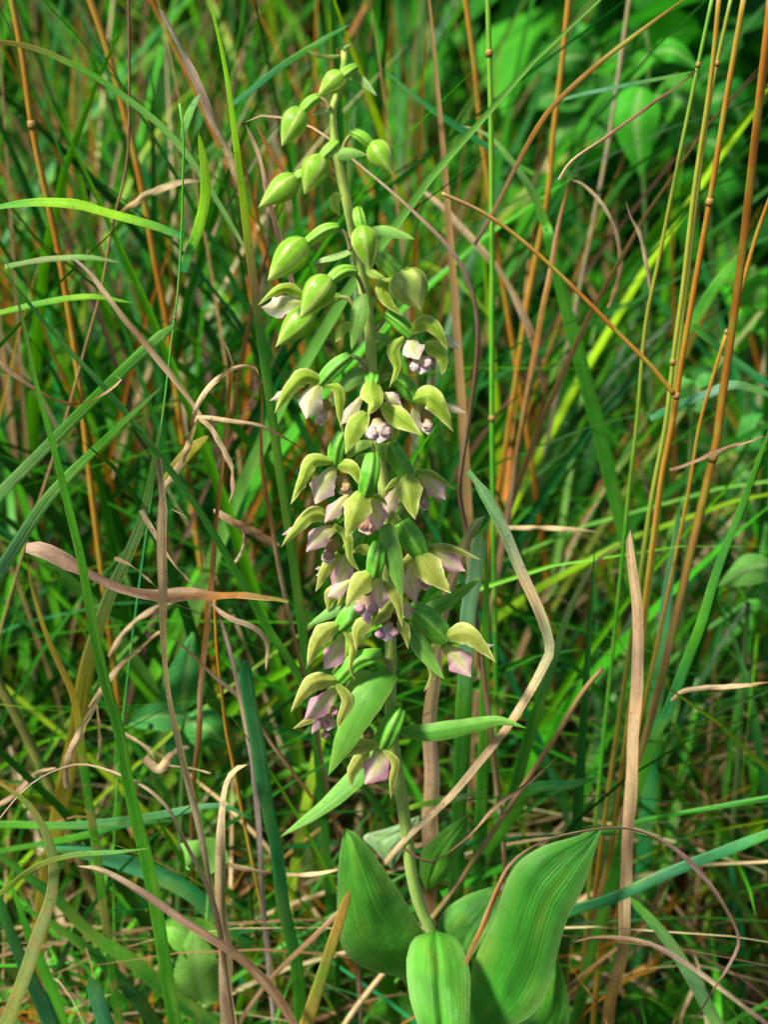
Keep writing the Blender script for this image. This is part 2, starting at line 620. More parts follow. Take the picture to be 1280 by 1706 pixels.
def bud(view, base, tip, w, dz, roll=0, ov=None, ped=None, tone=LIME, tilt=0):
    p = empty('bud', None, orchid)
    A = pts(view, base, -dz * .001)[0]
    B = pts(view, tip, -dz * .001)[0]
    ax = B - A
    L = ax.length
    ax.normalize()
    r0 = .47 * w / VIEWS[view][2] * mpp(A)
    f = (CAM - A).normalized()
    e1 = (f - ax * f.dot(ax)).normalized()
    e2 = ax.cross(e1)
    bend = Matrix.Rotation(0, 3, e2)

    def rp(t):
        if t < .36:
            return max(.22, math.sqrt(max(0, 1 - (1 - t / .36) ** 2)))
        return max(.03, 1 - ((t - .36) / .64) ** 1.55)
    n, k = 16, 10
    for q in range(3):
        V, F, uv, cl = [], [], [], []
        jit = random.uniform(.92, 1.08)
        for i in range(n + 1):
            t = i / n
            for j in range(k + 1):
                u = -1 + 2 * j / k
                th = R(roll + q * 120 + u * 68)
                rr = r0 * rp(t) * (1 + .06 * u + .09 * math.exp(-(u / .14) ** 2) + .02 * mnoise.noise(Vector((t * 6, u * 3, q + dz))))
                V.append(A + ax * (L * t * (1 + .015 * q)) + (e1 * math.cos(th) + e2 * math.sin(th)) * rr)
                uv.append((t, .5 + .5 * u))
                c = mixc(tone, (.70, .74, .26), .95 * abs(u) ** 7 + .45 * math.exp(-(u / .10) ** 2))
                c = mixc(c, (.74, .76, .28), max(0, t - .7) * 1.6)
                cl.append((*[x * jit for x in c], 0))
        for i in range(n):
            for j in range(k):
                a = i * (k + 1) + j
                F.append((a, a + 1, a + k + 2, a + k + 1))
        add('sepal', (V, F, uv, cl), 'bud', p)
    if ov:
        ovary(view, ov[0], ov[1], p, dz, tone=(.20, .50, .03))
    if ped:
        pedicel(view, ped, p, dz)
    return p


def bract(view, s, w, dz, roll=0, cup=.3, twist=0, tone=(.15, .36, .06), tip=None, name='bract'):
    _seed[0] += 1
    C = spline(pts(view, s, -dz * .001), 22)
    wid = w / VIEWS[view][2] * mpp(C[11])
    t2 = tip or mixc(tone, (.36, .56, .1), .35)

    def cf(t, u):
        c = mixc(tone, mixc(tone, (.36, .58, .1), .5), abs(u) ** 3)
        c = mixc(c, t2, t ** 2)
        if abs(u) < .1:
            c = mixc(c, (.10, .25, .04), .35)
        return (*c, 0)
    return add(name, ribbon(C, wid, 'bract', roll, twist, cup, 8, cf, .08, _seed[0], ruffle=.03), 'bract', orchid)


# --- tip of the spike and the buds (seen in view 1)
bract('1', '512,100,1 440,107,3 380,92,4 333,68,3', 24, 0, tone=(.42, .52, .12), tip=(.12, .06, .03))
bract('1', '524,104,0 532,62,1 556,48,1 583,56,0', 18, 0, tone=(.45, .55, .2))
bract('1', '545,190,0 620,228,2 694,303,3', 50, 0, tone=(.30, .58, .12), tip=(.50, .66, .34))
bract('1', '500,92,0 492,70,0 505,58,0', 14, -1, tone=(.14, .07, .03), tip=(.07, .03, .02))
bud('1', '530,192,2', '398,297,5', 116, 1, 20, ov=('588,160,0 545,185,2 505,215,3', 62))
bud('1', '315,368,1', '212,556,6', 142, 1, 60, ov=('398,312,0 360,335,1 312,385,1', 64), ped='457,368,0 428,328,0 385,313,0')
bract('1', '452,374,0 410,388,1 362,400,2', 26, 1, tone=(.35, .52, .18))
bract('1', '330,372,-2 300,372,-2 262,364,-2', 22, 0, tone=(.4, .55, .2))
bud('1', '675,535,1', '778,702,5', 136, 1, 10, ov=('566,488,0 610,505,1 672,556,1', 62), ped='518,585,-1 540,530,-1 575,494,-1')
bract('1', '488,612,1 560,596,2 645,604,2', 64, 0, tone=(.22, .50, .09))
bud('1', '412,604,4', '328,798,8', 146, 4, 40, ov=('492,545,1 460,575,3 415,618,4', 68))
bud('1', '292,716,0', '98,866,5', 134, 1, 80, ov=('345,690,0 315,705,0 278,735,0', 66), ped='492,712,-2 430,690,-3 340,694,-1')
bract('1', '500,796,3 478,850,4 508,914,4', 58, 0, tone=(.42, .62, .08), cup=-.3)
bud('1', '335,1035,1', '143,1238,7', 166, 2, 30, ov=('500,972,0 430,985,1 336,1050,1', 66), ped='562,1085,0 538,1010,0 490,975,0')
bract('1', '562,1092,1 450,1126,2 352,1158,3', 48, 1, roll=35, tone=(.36, .60, .16), tip=(.5, .70, .34))
bud('1', '620,962,5', '660,1188,9', 150, 5, 0, ov=('598,880,2 605,925,4 622,985,5', 66))
bract('1', '672,985,2 780,1000,3 888,1032,4', 62, 1, tone=(.22, .50, .09))
bud('1', '455,1222,5', '308,1428,10', 168, 4, 50, ov=('590,1195,1 520,1195,3 448,1245,5', 66), ped='632,1305,0 605,1235,0 575,1196,1')
p = bud('1', '372,1385,-1', '186,1572,4', 150, 2, 95, ov=('505,1325,0 470,1330,-1 385,1375,-1', 56), ped='578,1368,0 545,1332,0 500,1324,0')
tepal('sepal', '1', '335,1330,-1 240,1280,0 160,1310,2 92,1366,3', 70, p, 1.0, 1, cup=.5)
tepal('petal', '1', '330,1350,1 240,1360,2 170,1385,3 108,1378,4', 112, p, 1.0, 1, cup=.3, pink=0.0)
p = bud('1', '812,1196,2', '918,1392,8', 190, -1, 15, ov=('690,1105,-3 740,1150,-1 815,1225,1', 96), tone=(.36, .50, .09))
tepal('sepal', '1', '775,1235,4 722,1280,4 750,1350,5 828,1424,6', 80, p, .9, -1, cup=.5)
tepal('sepal', '1', '835,1185,5 905,1225,4 938,1280,3 942,1345,3', 70, p, .9, -1, roll=35, cup=.5)
bract('1', '645,1192,3 690,1215,4 740,1228,4', 46, 0, tone=(.42, .62, .10))
bract('1', '622,1312,4 604,1430,7 566,1594,9', 96, 2, tone=(.20, .44, .07))
bract('1', '566,1468,2 520,1490,4 483,1556,4', 60, 0, tone=(.42, .62, .08), cup=-.3)


def flower(view, dz, fresh, items):
    p = empty('flower', None, orchid)
    for it in items:
        k = it[0]
        if k == 's':
            tepal('sepal', view, it[1], it[2], p, fresh, dz, **(it[3] if len(it) > 3 else {}))
        elif k == 'p':
            tepal('petal', view, it[1], it[2], p, fresh, dz, **(it[3] if len(it) > 3 else {}))
        elif k == 'o':
            ovary(view, it[1], it[2], p, dz)
        elif k == 'k':
            pedicel(view, it[1], p, dz)
        elif k == 'l':
            lip(view, p, dz, it[1], it[2], **(it[3] if len(it) > 3 else {}))
    return p


# --- flowers of the upper half (view 2)
flower('2', 1, .95, [
    ('k', '652,162,-1 690,110,-1 712,68,-1', 0), ('o', '705,62,-1 770,105,0 838,172,1', 78),
    ('s', '822,150,2 905,112,4 965,160,5 1006,246,5', 100, dict(cup=.4)),
    ('s', '796,180,2 742,245,4 762,330,5 724,426,6', 66, dict(cup=.4)),
    ('s', '890,212,-1 965,250,-1 985,310,0 975,378,1', 92, dict(cup=.2)),
    ('p', '852,168,3 836,215,5 866,288,7', 118, dict(cup=.35)),
    ('p', '965,150,1 1010,195,1 1074,237,1', 52, dict(cup=.5)),
    ('l', '850,322,3 908,306,3', 34, dict(cup='850,262,0', cupr=42, colour=(.70, .60, .62)))])
bract('2', '652,165,1 710,200,2 778,252,2', 50, 0, tone=(.16, .36, .06))
flower('2', 3, .95, [
    ('k', '612,338,-2 575,285,-1 525,272,-1', 0), ('o', '535,270,-1 460,325,0 385,408,1', 80),
    ('s', '395,392,2 310,372,4 235,440,6 166,548,7', 100, dict(cup=.45)),
    ('p', '280,420,0 215,455,0 143,488,0', 46, dict(pink=.35)),
    ('p', '388,402,4 352,470,7 322,577,9', 146, dict(cup=.35, pink=.1)),
    ('s', '402,408,2 475,435,3 484,545,4 500,655,4', 62, dict(cup=.4)),
    ('l', '392,568,3', 32, dict(cup='410,510,0', cupr=44, colour=(.72, .58, .54)))])
bract('2', '614,345,0 540,385,2 465,478,3', 84, 1, tone=(.20, .44, .09))
bract('2', '470,470,-2 440,500,-2 415,540,-2', 40, 0, tone=(.25, .46, .09))
# the flower that faces the camera
flower('2', 9, .9, [
    ('o', '640,375,-6 642,395,-1 636,430,0', 74),
    ('s', '642,378,0 640,440,4 652,500,6 618,556,7', 140, dict(cup=.5)),
    ('p', '600,455,1 545,535,2 488,604,3', 70, dict(pink=.4)),
    ('p', '678,450,1 730,478,3 784,512,3', 72, dict(pink=.35, roll=20)),
    ('s', '612,545,0 560,620,3 512,748,5', 124, dict(cup=.15)),
    ('s', '690,508,0 770,570,3 884,655,5', 124, dict(cup=.15)),
    ('s', '760,600,-3 750,660,-3 715,712,-3', 44),
    ('l', '640,650,4 708,634,4', 38, dict(cup='662,572,0', cupr=58, colour=(.72, .58, .60)))])
flower('2', 1, .9, [
    ('k', '672,425,-1 690,372,0 735,362,0', 0), ('o', '735,368,0 800,410,0 855,490,1', 88),
    ('s', '838,485,3 915,470,5 985,550,6 1034,636,6', 128, dict(cup=.4)),
    ('p', '960,482,1 1020,520,1 1097,548,1', 42, dict(pink=.45)),
    ('p', '850,500,3 846,590,4 846,684,5', 84, dict(pink=.3)),
    ('l', '910,612,2', 30, dict(cup='905,560,-1', cupr=40, colour=(.66, .50, .46)))])
bract('2', '725,455,-2 760,462,-2 800,470,-2', 40, 0, tone=(.16, .38, .06))
flower('2', 4, .75, [
    ('o', '500,640,-1 470,710,0 458,800,1', 84),
    ('s', '448,782,3 350,782,5 300,880,7 245,990,8', 90, dict(cup=.4)),
    ('p', '460,806,4 415,880,6 365,988,8', 132, dict(pink=.45)),
    ('s', '462,800,2 545,815,4 592,915,5', 84, dict(cup=.4)),
    ('p', '320,900,-1 290,915,-1 258,926,-1', 26, dict(pink=.1)),
    ('l', '512,905,1', 36, dict(cup='495,875,0', cupr=46, colour=(.50, .36, .16)))])
bract('2', '640,690,1 560,718,2 505,795,2', 52, 1, tone=(.33, .55, .10))
bract('2', '645,800,0 590,770,1 545,800,1', 66, 0, tone=(.22, .46, .08))
bract('2', '672,680,3 690,730,4 706,795,4', 56, 2, tone=(.25, .48, .08))
flower('2', 11, .6, [
    ('o', '642,748,-1 630,840,2 606,945,2', 96),
    ('s', '592,924,3 565,1020,7 514,1153,9', 164, dict(cup=.4)),
    ('p', '520,945,1 470,1000,2 410,1082,3', 78, dict(pink=.6)),
    ('p', '632,958,1 660,1040,3 668,1116,4', 116, dict(pink=.75)),
    ('s', '628,945,-1 690,968,0 715,1000,0', 40),
    ('l', '600,1092,-1 640,1100,-1', 32, dict(colour=(.42, .20, .14)))])
flower('2', 3, .65, [
    ('o', '728,688,-1 765,770,0 822,860,1', 98),
    ('s', '812,840,3 825,950,7 850,1064,9', 152, dict(cup=.4)),
    ('p', '775,885,3 735,970,4 700,1062,5', 84, dict(pink=.55)),
    ('p', '868,840,1 940,905,2 996,968,3', 104, dict(pink=.65)),
    ('s', '850,832,-1 930,845,-1 1048,922,-1', 46),
    ('s', '800,868,1 745,885,1 696,930,1', 48),
    ('s', '940,880,-2 990,925,-2 1012,958,-2', 50),
    ('l', '894,985,0', 28, dict(cup='880,950,-2', cupr=40, colour=(.55, .36, .34)))])
flower('2', 6, .6, [
    ('s', '455,1058,2 350,1040,4 270,1115,6 195,1200,7', 92, dict(cup=.4)),
    ('p', '310,1080,-1 260,1115,-1 203,1138,-1', 40, dict(pink=.6)),
    ('p', '478,1102,3 400,1135,5 322,1222,7', 110, dict(pink=.65)),
    ('s', '455,1090,3 520,1150,4 535,1250,5 590,1328,5', 54, dict(cup=.4)),
    ('o', '520,1000,-4 490,1030,-2 460,1075,0', 70),
    ('l', '430,1235,0', 36, dict(cup='450,1190,-1', cupr=50, colour=(.50, .30, .24)))])
flower('2', 2, .35, [
    ('o', '590,1110,-3 560,1160,-2 520,1215,0', 84),
    ('s', '480,1225,1 420,1300,2 366,1414,3', 84, dict(cup=.3)),
    ('p', '520,1225,3 500,1320,5 448,1420,6', 128, dict(pink=.8)),
    ('p', '400,1290,-2 380,1300,-2 364,1304,-2', 18, dict(pink=.1)),
    ('p', '410,1322,-2 385,1330,-2 365,1334,-2', 18, dict(pink=.1)),
    ('s', '470,1390,-2 440,1440,-2 425,1510,-2', 90),
    ('s', '520,1410,-2 495,1450,-2 470,1490,-2', 60)])
flower('2', 12, .35, [
    ('o', '672,1178,-2 660,1250,1 648,1340,2', 92),
    ('s', '645,1318,3 575,1390,6 512,1493,8', 136, dict(cup=.35)),
    ('p', '545,1355,0 490,1395,1 420,1444,2', 74, dict(pink=.55)),
    ('p', '676,1345,2 680,1420,4 682,1500,5', 112, dict(pink=.8)),
    ('s', '690,1365,0 760,1450,2 786,1588,3', 66, dict(cup=.4)),
    ('s', '730,1470,-2 690,1530,-1 640,1580,0', 76),
    ('s', '640,1225,-5 585,1205,-5 540,1230,-5', 60),
    ('l', '578,1490,2 645,1494,2', 34, dict(colour=(.60, .32, .40), flap=('615,1500,3 615,1530,4 620,1572,4', 50)))])
bract('2', '705,1085,4 738,1230,7 790,1454,10', 100, 6, tone=(.12, .34, .05))
bract('2', '700,1030,0 760,1090,1 800,1140,1', 80, 0, tone=(.36, .46, .10))
flower('2', 4, .3, [
    ('o', '785,1070,-1 830,1150,0 882,1240,1', 116),
    ('s', '868,1225,3 930,1320,6 1024,1420,8', 162, dict(cup=.4)),
    ('p', '852,1262,3 826,1360,4 852,1470,6', 106, dict(pink=.7)),
    ('p', '915,1198,1 1000,1260,2 1094,1313,3', 96, dict(pink=.8)),
    ('s', '880,1205,-1 1020,1205,-1 1168,1258,-1', 56),
    ('s', '860,1235,-1 800,1280,-1 785,1330,-1', 66),
    ('l', '900,1370,-1', 30, dict(colour=(.62, .32, .36)))])
bract('2', '830,1560,-2 1030,1446,-1 1172,1343,1', 84, 0, tone=(.12, .42, .06), roll=15)
bract('2', '520,1470,-1 420,1525,0 326,1580,1', 58, 0, tone=(.2, .5, .12))
# --- lower flowers (view 3)
flower('3', 9, .35, [
    ('s', '520,600,1 455,650,2 434,750,3', 96, dict(cup=.3)),
    ('s', '640,600,1 672,670,2 684,744,3', 62, dict(cup=.3)),
    ('p', '672,505,0 680,550,1 680,606,1', 62, dict(pink=1.0)),
    ('s', '600,560,0 560,600,1 525,640,2', 60),
    ('l', '548,672,3 614,668,3', 28, dict(cup='598,612,0', cupr=44, colour=(.68, .36, .52)))])
flower('3', 4, .3, [
    ('o', '480,540,-2 430,570,0 358,648,1', 110),
    ('s', '352,625,3 265,690,6 200,838,8', 112, dict(cup=.45)),
    ('p', '372,672,3 345,750,5 282,840,7', 112, dict(pink=.85)),
    ('s', '375,655,3 422,720,4 410,830,5 432,894,5', 46, dict(cup=.5)),
    ('l', '360,790,1', 26, dict(colour=(.62, .30, .30)))])
bract('3', '490,600,-2 440,640,-2 405,690,-2', 70, 0, tone=(.22, .48, .14))
flower('3', 4, .3, [
    ('o', '690,545,-1 780,610,0 868,705,1', 124),
    ('s', '852,688,3 955,670,5 1035,735,7 1098,804,8', 118, dict(cup=.45)),
    ('p', '845,728,3 910,780,5 980,875,7', 128, dict(pink=.75)),
    ('s', '846,700,3 780,770,4 796,870,5 755,948,5', 50, dict(cup=.4)),
    ('p', '1000,745,-1 1050,732,-1 1092,722,-1', 26, dict(pink=.05))])
bract('3', '680,620,3 760,760,6 855,888,9', 86, 3, tone=(.12, .35, .05))
flower('3', 6, .2, [
    ('k', '600,862,-3 580,800,-2 530,770,-1', 0), ('o', '560,768,-1 440,800,0 336,905,1', 92),
    ('s', '345,890,3 240,900,6 180,960,8 125,1046,9', 104, dict(cup=.45)),
    ('p', '345,925,4 285,990,6 190,1078,8', 110, dict(pink=.9)),
    ('s', '340,905,3 395,985,5 362,1085,6 372,1186,6', 66, dict(cup=.4)),
    ('s', '270,1040,0 210,1080,0 135,1122,0', 48),
    ('l', '330,1040,3 285,1095,3 290,1150,3', 26, dict(colour=(.62, .28, .34), flap=('255,1050,4 250,1100,5 225,1145,5', 40)))])
bract('3', '520,870,-1 450,890,0 375,945,1', 84, 3, tone=(.30, .56, .10))
bract('3', '606,850,1 490,980,7 385,1175,11 304,1342,13', 156, 3, tone=(.10, .37, .03), cup=.25)
flower('3', 7, .2, [
    ('o', '640,1030,-3 605,1100,0 555,1210,1', 106),
    ('s', '545,1195,3 440,1210,5 310,1282,6', 84, dict(cup=.4)),
    ('p', '540,1205,4 540,1290,6 480,1385,8', 140, dict(pink=.85)),
    ('s', '490,1225,1 420,1320,2 412,1404,3', 84, dict(cup=.3)),
    ('s', '560,1215,3 622,1280,5 605,1370,6 602,1456,6', 50, dict(cup=.5)),
    ('l', '555,1350,2 590,1320,1', 28, dict(colour=(.66, .26, .38)))])
bract('3', '470,1150,3 500,1120,5 512,1160,5 480,1175,4', 26, 4, tone=(.16, .10, .05), tip=(.3, .22, .12), name='withered_bract')
bract('3', '645,1135,0 800,1142,2 1000,1105,5 1120,1085,7 1244,1118,9', 96, 0, tone=(.10, .40, .04), roll=20)
bract('3', '640,1200,-4 520,1270,-2 300,1475,3 76,1634,7', 96, 0, tone=(.14, .46, .06), roll=10)


# --- leaves of the orchid: outlines from both margins, ribs along the length
def broad(view, A, B, bulge, back=0, tone=(.10, .34, .05), edge=(.2, .44, .1), ribs=15, ribh=.00012, n=40, k=60, spot=None, fold=0.0, seed=1):
    a = spline(pts(view, A, back * .001), n)
    b = spline(pts(view, B, back * .001), n)
    V, F, uv, cl = [], [], [], []
    nrm = (CAM - a[n // 2]).normalized()
    ph = lambda u: (u * ribs + 1.1 * mnoise.noise(Vector((u * 6, seed * 3.7, 0)))) * 2 * math.pi
    am = lambda u: max(.1, .7 + 1.3 * mnoise.noise(Vector((u * 9, seed * 1.7, 4))))
    for i in range(n + 1):
        t = i / n
        wdt = (a[i] - b[i]).length
        for j in range(k + 1):
            u = j / k
            nick = .02 * mnoise.noise(Vector((t * 14, seed, 3))) + .012 * mnoise.noise(Vector((t * 45, seed, 7)))
            p = a[i].lerp(b[i], .5 + (u - .5) * (1 + nick))
            s = math.sin(math.pi * u)
            h = bulge * .001 * s * math.sin(math.pi * min(1, .15 + t * .85))
            h += ribh * am(u) * math.cos(ph(u)) * min(1, wdt / .015)
            h -= fold * .001 * math.exp(-((u - .5) / .07) ** 2)
            h += .0016 * mnoise.noise(Vector((t * 3.2 + seed, u * 2.2, .3))) * s + .0004 * mnoise.noise(Vector((t * 9 + seed, u * 7, .3))) * s
            V.append(p + nrm * h)
            uv.append((t, u))
            c = mixc(tone, edge, (1 - s) ** 3)
            c = mixc(c, mixc(tone, (.28, .5, .12), .5), .2 * am(u) * max(0, math.cos(ph(u))) ** 6)
            bl = mnoise.noise(Vector((t * 6, u * 4, seed * 2.9)))
            c = mixc(c, (.20, .38, .04), max(0, bl - .1) * .9)
            c = mixc(c, tuple(x * .55 for x in c), max(0, -bl - .1) * .9)
            if spot and (t - spot[0]) ** 2 + ((u - spot[1]) * spot[3]) ** 2 < (spot[2] * (1 + .5 * mnoise.noise(Vector((t * 60, u * 30, 0))))) ** 2:
                c = (.13, .11, .10)
            cl.append((*c, 0))
    for i in range(n):
        for j in range(k):
            q = i * (k + 1) + j
            F.append((q, q + 1, q + k + 2, q + k + 1))
    return add('leaf', (V, F, uv, cl), 'leaf', orchid)


broad('4', '605,720,0 545,605,2 440,440,4 345,312,4 287,276,2', '560,860,-2 470,806,2 370,780,5 285,715,8 262,600,9 262,420,8 285,274,4', 5, tone=(.075, .33, .03), seed=3)
broad('4', '603,640,3 535,668,10 508,740,18 514,860,27 545,973,33 580,1090,36 625,1190,37',
      '612,640,3 688,675,10 730,780,18 733,900,27 722,990,33 690,1095,36 628,1192,37', 4, tone=(.10, .40, .035), ribs=9, fold=1.6, spot=(.70, .84, .035, .5), seed=5, n=70, k=48)
broad('4', '690,1080,4 735,790,6 812,600,8 880,425,8 980,345,6 1110,305,3 1206,268,0',
      '740,1100,6 860,1000,14 960,935,16 1018,830,14 1050,700,12 1085,585,9 1135,490,6 1206,268,0', 4, tone=(.05, .29, .025), ribs=19, seed=9)
broad('4', '650,760,-4 618,610,-5 700,525,-6 815,483,-6', '690,800,-2 770,690,0 835,560,-3 817,484,-5', 2, tone=(.07, .28, .04), ribs=5, seed=12)
broad('4', '578,500,-8 552,430,-8 565,355,-8 640,280,-9 726,230,-10', '580,500,-8 640,460,-7 690,380,-8 720,300,-9 727,231,-10', 2.5, back=8, tone=(.13, .44, .04), ribs=5, fold=.8, seed=14)
broad('4', '450,420,-6 395,355,-7 352,305,-8 450,272,-10 556,230,-12', '460,420,-6 500,345,-7 535,285,-10 557,231,-12', 1, back=6, tone=(.30, .50, .22), edge=(.4, .58, .34), ribs=4, seed=16)
broad('4', '880,1150,-4 885,1000,-4 960,930,-6 1040,720,-10', '1010,1160,-6 1078,1000,-8 1085,890,-10 1042,720,-10', 2, back=6, tone=(.08, .36, .03), ribs=5, seed=18)


# ------------------------------------------------------------------ grass blades and stalks one can pick out
def rooted(P, to_ground, backwards=0.0):
    """carry the lower end of a blade on to the soil"""
    if not to_ground:
        return P
    a, b = P[0], P[1]
    d = (a - b).normalized()
    if d.z > -.35:
        d = Vector((d.x * .5, d.y, -.8)).normalized()
    d.y = 0
    d.normalize()
    h = a.z
    m = a + d * (h * .5) + Vector((0, backwards * .5, 0))
    e = Vector((m.x + d.x * h * .12, m.y + backwards * .5, -.004))
    return [e, m] + P


G1, G2, G3, TEAL = (.055, .31, .018), (.09, .44, .022), (.03, .20, .016), (.03, .30, .085)
PALE, LIM, YEL = (.22, .56, .11), (.28, .66, .015), (.48, .42, .03)
TAN, SALM, BRN, DBR, ORG, OCH = (.66, .51, .28), (.84, .57, .30), (.30, .175, .08), (.14, .075, .05), (.36, .14, .012), (.38, .20, .022)
_n = [0]


def blade(label, view, s, w, back, cols, mat='grass', roll=0, twist=0, cup=.25, shape='blade', root=True, bk=0.0, mottle=0.0, group=None, wave=.1, name=None):
    """s runs from the lower end to the tip; cols are colours from the lower end to the tip"""
    _n[0] += 1
    P = rooted(pts(view, s, back * .001), root, bk)
    L = sum((P[i + 1] - P[i]).length for i in range(len(P) - 1))
    n = int(min(90, max(24, L / .0035)))
    C = spline(P, n)
    wob = (.10 if mat == 'grass' else .34) * w / VIEWS[view][2] * mpp(P[-1])
    for i in range(1, n):
        t = i / n
        C[i] = C[i] + wob * Vector((mnoise.noise(Vector((t * L * 40, _n[0] * 2.3, 0))), mnoise.noise(Vector((t * L * 40, _n[0] * 2.3, 9))), mnoise.noise(Vector((t * L * 40, _n[0] * 2.3, 5)))))
    wid = (1.04 if mat == 'grass' else .9) * w / VIEWS[view][2] * mpp(pts(view, s, back * .001)[0])
    k = len(cols) - 1
    rl = 0.0
    if root:
        rl = ((P[1] - P[0]).length + (P[2] - P[1]).length) / L
    sd = _n[0]
    st = [(rl + (1 - rl) * (i / max(1, k)), c) for i, c in enumerate(cols)]

    def cf(t, u):
        c = grad(st, t)
        c = mixc(c, tuple(x * 1.3 for x in c), .35 * abs(u) ** 3)
        if abs(u) < .2:
            c = mixc(c, tuple(min(1, x * 1.35 + .02) for x in c), .5)
        k = mnoise.noise(Vector((t * L * 55, u * .8, sd * 1.9)))
        if mat == 'dry':
            c = mixc(c, (.20, .15, .09), max(0, k) * 1.3)
            c = mixc(c, (.86, .70, .52), max(0, -k) * .7)
        else:
            c = mixc(c, tuple(x * .6 for x in c), max(0, k))
            c = mixc(c, mixc(c, (.42, .50, .06), .6), max(0, -k) * .8)
        return (*c, mottle)
    nm = name or {'grass': 'grass_leaf', 'dry': 'dry_grass_leaf'}[mat]
    geo = ribbon(C, wid, shape, roll, twist, cup, 4, cf, wave, _n[0], keel=-.25 if mat == 'grass' else .1, ruffle=.03 if mat == 'grass' else .3, curl=14 if mat == 'grass' else 60)
    o = add(nm, geo, mat, origin=C[0])
    tag(o, label, 'dry grass' if mat == 'dry' else 'grass', group)
    return o


def stalk(label, view, s, w, back, cols, nodes=(), group='upright grass stalks', root=True):
    """round hollow stalk with swollen joints"""
    _n[0] += 1
    P0 = pts(view, s, back * .001)
    P = rooted(P0, root)
    C = spline(P, 60)
    r = .5 * w / VIEWS[view][2] * mpp(P0[0])
    st = [(i / max(1, len(cols) - 1), c) for i, c in enumerate(cols)]
    o = empty('grass_stalk', C[0])
    sd = _n[0]
    add('culm', tube(C, lambda t: r * (1.0 - .28 * t) * (1 + .06 * mnoise.noise(Vector((t * 18, sd, 3)))), 10, 0, 0,
                     lambda t, c: (*grad(st, min(1, max(0, t + .06 * mnoise.noise(Vector((t * 14, sd, 0)))))), .5)), 'stalk', o)
    T = tangents(C)
    for q in nodes:
        c0 = pts(view, q, back * .001)[0]
        i = min(range(len(C)), key=lambda i: (C[i] - c0).length)
        N = [C[i] + T[i] * (r * f) for f in (-1.0, -.5, 0, .5, 1.0)]
        add('joint', tube(N, lambda t: r * (.86 + .2 * math.sin(math.pi * t)), 10, 0, 0,
                          lambda t, c: (*mixc((.32, .2, .05), (.16, .09, .03), 1 if t < .3 else 0), 0)), 'stalk', o)
    tag(o, label, 'grass', group)
    return o


# ---- left of the orchid, near
blade('long straight green blade leaning to a withered tip at the left edge', '0',
      '290,1700 281,1646 262,1528 244,1435 220,1332 197,1214 173,1130 148,1009 129,911 105,810 82,724 59,638 43,560 22,470 4,420', 21, -16,
      [G1, G2, G2, G1, G2, G2, (.2, .12, .07)], roll=5, cup=.15, shape=lambda t: .75 + .25 * min(1, t * 3) if t < .5 else max(.05, (1 - (t - .5) * 2) ** .7))
blade('dark narrow green blade crossing in front of the withered star', '0',
      '560,1240 488,1107 449,1048 414,986 375,919 328,841 266,759 187,661 94,560 40,495 0,448 -40,410', 17, 14, [G3, G2, G3, (.04, .2, .03), G3], roll=35, bk=.03)
blade('pale green blade slanting up to a joint, upper of two parallel ones at left', '0',
      '-60,885 4,818 82,740 156,665 230,595 289,542', 19, 26, [PALE, (.2, .42, .12), G2, PALE], roll=10, shape='cut', bk=.05)
blade('broad pale green blade slanting up from left edge, lower of two parallel ones', '0',
      '-50,1020 0,952 31,903 70,845 113,794 156,751 277,634', 30, 12, [TEAL, (.16, .42, .18), PALE, G2, (.2, .45, .12)], roll=15, bk=.03)
blade('pale mottled upright blade with yellowing foot beside the tan vertical strip', '0',
      '129,1210 146,1110 165,1040 190,975 219,912 236,870 246,825 256,770 268,698', 29, 34, [(.40, .32, .03), (.55, .48, .04), (.42, .50, .12), (.32, .62, .20), (.36, .64, .22), (.24, .55, .12), (.34, .62, .2)], mottle=.25, twist=50, roll=-15)
blade('tan dry strip hanging straight down left of the curly withered tip', '0',
      '300,1240 289,1185 277,1087 271,1000 270,911 271,833 264,765', 18, -4, [TAN, TAN, TAN, SALM, SALM, TAN], 'dry', twist=40, shape=lambda t: min(1, .14 + max(0, t - .42) * 3.2) * (1 if t < .96 else .7))
blade('thin curly tan grass tip ending in a hook', '0',
      '235,850 250,880 281,935 336,990 379,1025 422,1044 445,1072 443,1117', 11, 10, [TAN, TAN, SALM, (.66, .47, .33), SALM], 'dry', twist=220, root=False, shape='strip')
blade('short thin tan curl lying across the brown folded leaf', '0',
      '190,930 234,955 281,998 305,1010 332,1016', 9, 4, [BRN, TAN, SALM], 'dry', twist=120, root=False)
blade('broad brown and orange folded dry leaf lying level at left', '0',
      '480,1003 449,998 400,990 352,992 310,990 266,990 195,976 129,948 80,925 43,912', 30, 2, [(.2, .22, .02), (.3, .2, .02), ORG, (.24, .1, .015), (.14, .07, .03), (.12, .065, .04), (.14, .075, .045), (.18, .1, .06), (.34, .22, .15), (.5, .34, .24)], 'dry', roll=25, shape=lambda t: min(1, .2 + 1.7 * t) * (1 if t < .97 else .6), cup=.5, root=False)
blade('yellow and orange spotted blade dropping from the brown folded leaf', '0',
      '140,1280 125,1170 100,1110 78,1060 52,980 43,925', 15, 16, [G1, YEL, OCH, YEL, ORG], mottle=.6)
